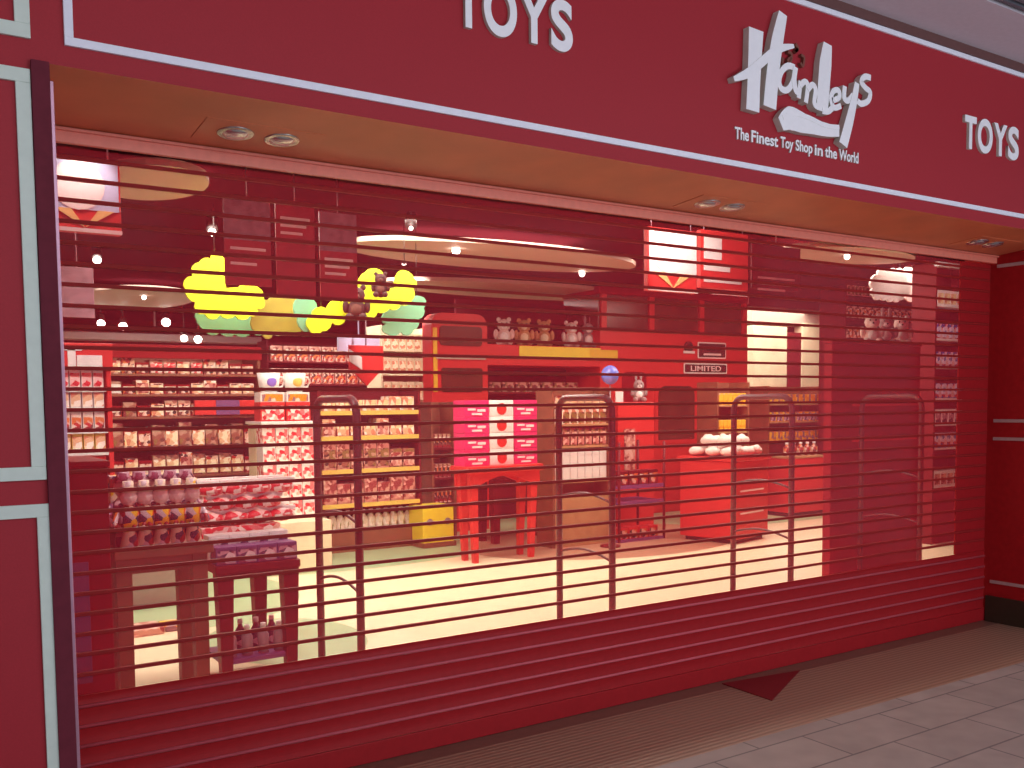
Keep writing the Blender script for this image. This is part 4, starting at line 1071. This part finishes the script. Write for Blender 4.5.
foliage([(384,314),(388,334),(414,330),(424,308),(420,296),(412,302)], 8.8, TEAL, 'teal leafy board under the large lime board', 8)
foliage([(874,296),(872,280),(884,270),(904,272),(910,290),(900,300)], 7.4, WHITE, 'white cloud-shaped board hanging above the dark red partition', 9)
foliage([(908,300),(906,268),(956,270),(957,296)], 7.6, PALEPINK, 'pale pink cloud-shaped board hanging at the top of the right tower', 10)
pm = plush('plush_monkey', mat('dark_brown_plush', (.025,.008,.008,1), .9), mat('brown_plush_face', (.08,.03,.02,1), .9))
for px, py, s_, l in ((357, 322, .85, 'dark plush monkey hanging between the lime boards'), (381, 298, .6, 'small dark plush monkey perched at the large lime board')):
    pp = at(px, py, 8.5); pm((pp.x, 8.5, pp.z), l, 'plush toy', None, -.5, s_)

# ceiling rafts
def raft(px, py, rx, ry, label, z=3.36):
    p = atz(px, py, z); y = min(p.y, 15)
    m = MB(); n = 32
    rings = []
    for zz in (z, z+.05):
        rings.append([m.bm.verts.new((p.x+rx*math.cos(2*math.pi*i/n), p.y+ry*math.sin(2*math.pi*i/n), zz)) for i in range(n)])
    m.bm.faces.new(rings[0][::-1]); m.bm.faces.new(rings[1])
    for i in range(n): m.bm.faces.new((rings[0][i], rings[0][(i+1)%n], rings[1][(i+1)%n], rings[1][i]))
    t = thing('ceiling_raft', label, 'ceiling panel', (p.x, p.y, z))
    m.build('disc', CREAM2, t)
    for dx in (-.3, .3): MB().tube([(p.x+dx*rx, p.y, z+.05), (p.x+dx*rx, p.y, 3.5)], .012, 6).build('hanger', GREYP, t)
raft(150, 184, .40, .62, 'oval beige ceiling raft beside the top left square sign')
raft(500, 258, 1.9, .8, 'wide beige ceiling raft above the middle of the shop')
raft(850, 256, 1.0, .5, 'beige ceiling raft at the right near the soffit')
raft(520, 292, 2.3, .8, 'second wide beige ceiling raft further back in the middle')
raft(130, 300, .9, 1.6, 'far beige ceiling raft behind the dim mauve poster')

# track spotlights with lit lamps
def spot(px, py, rad, power, label, tgt=None):
    z = 3.36; p = atz(px, py, z) if py < 300 else None
    if p is None or p.y > 20: p = at(px, py, 17.0)
    t = thing('track_or_added_spot', label, 'spotlight', (p.x, p.y, p.z))
    tg_ = Vector(tgt) if tgt else Vector((p.x*.85, p.y-1.5, 0))
    d = (Vector((0, 0, 1.7))-p).normalized()
    d = Vector((d.x*.6, d.y*.6, -.8)).normalized()
    m = MB(); m.tube([p, p-d*.14], .055, 14); m.tube([p-d*.12, Vector((p.x, p.y, 3.5))], .012, 6); m.build('housing', BLACK, t)
    rad *= .62
    m = MB(); m.ball(p+d*.03, rad, (1,1,1)); m.build('lamp', BULB, t)
    l = bpy.data.lights.new('spot_beam', 'SPOT'); l.energy = power; l.color = (1, .88, .72); l.spot_size = math.radians(110); l.spot_blend = .6; l.shadow_soft_size = .06
    o = bpy.data.objects.new('spot_beam', l); C.objects.link(o); pos = p+d*.12; o.location = pos
    o.rotation_euler = (tg_-pos).to_track_quat('-Z', 'Y').to_euler()
SPOTS = [(212,230,.06,60,'bright track spotlight left of the red banners'), (97,258,.07,60,'bright track spotlight above the left shelf'), (456,249,.07,80,'brightest track spotlight above the middle of the shop'),
 (144,296,.05,20,'track spotlight above the brown gondola'), (101,322,.10,15,'far lit spotlight, first of the low row at left'), (123,325,.11,15,'far lit spotlight, second of the low row at left'), (166,321,.12,15,'far lit spotlight, third of the low row at left'),
 (184,337,.10,15,'far lit spotlight under the teal board'), (198,338,.11,15,'far lit spotlight right of the one under the teal board'), (502,304,.09,20,'far lit spotlight above the white plush bear'), (582,272,.06,30,'track spotlight right of the middle raft'),
 (793,303,.10,30,'lit spotlight above the cream doorway'), (847,255,.05,40,'lit spotlight by the right ceiling raft'), (411,226,.03,20,'small dim track spotlight left of the brightest one')]
for s_ in SPOTS: spot(*s_)
# display lamps at the cube sign and right tower; other accents are added to brighten
def accent(px, py, Y, tgt, power, label):
    p = at(px, py, Y); t = thing('track_or_added_spot', label, 'spotlight', (p.x, p.y, p.z)); d = (Vector(tgt)-p).normalized()
    m = MB(); m.tube([p, p-d*.12], .04, 12); m.tube([p-d*.1, Vector(((p-d*.1).x, (p-d*.1).y, 3.5))], .012, 6); m.build('housing', BLACK, t); MB().ball(p+d*.012, .032).build('lamp', BULB, t)
    l = bpy.data.lights.new('spot_beam', 'SPOT'); l.energy = power; l.color = (1, .93, .86); l.spot_size = math.radians(75); l.spot_blend = .5; l.shadow_soft_size = .04
    o = bpy.data.objects.new('spot_beam', l); C.objects.link(o); o.location = p+d*.07; o.rotation_euler = d.to_track_quat('-Z', 'Y').to_euler()
c0 = at(672, 250, 5.6)
accent(688, 205, 5.1, (c0.x, 5.6, c0.z), 45, 'display spotlight hidden behind the shutter head over the square sign')
accent(90, 118, 4.75, (at(85, 190, 5.0).x, 5.0, at(85, 190, 5.0).z), 9, 'added hidden spotlight brightening the top left square sign')  # lamp added behind the shutter head to lighten this sign
c0 = at(938, 330, 6.6)
accent(945, 225, 5.9, (c0.x, 6.6, c0.z), 75, 'display spotlight above the tall right tower')
c0 = at(405, 360, 12.6)
accent(404, 262, 10.9, (c0.x, 12.6, c0.z), 260, 'added spotlight brightening the cream bay')  # lamp put in only to lift the cream of the bay
c0 = at(88, 410, 7.0)
accent(84, 125, 5.4, (c0.x, 7.0, c0.z), 150, 'added hidden spotlight brightening the red-headed shelf of white boxes')  # extra hidden lamp so the white boxes come out bright
c0 = at(235, 520, 6.0)
accent(240, 150, 4.75, (c0.x, 6.0, c0.z), 120, 'added hidden spotlight brightening the fronts at the dark red low table')  # invented lamp lighting the fronts of both near tables
c0 = at(300, 290, 8.6)
accent(300, 170, 7.4, (c0.x, 8.6, c0.z), 160, 'added hidden spotlight brightening the leafy boards')  # added lamp for the strong lime of the boards
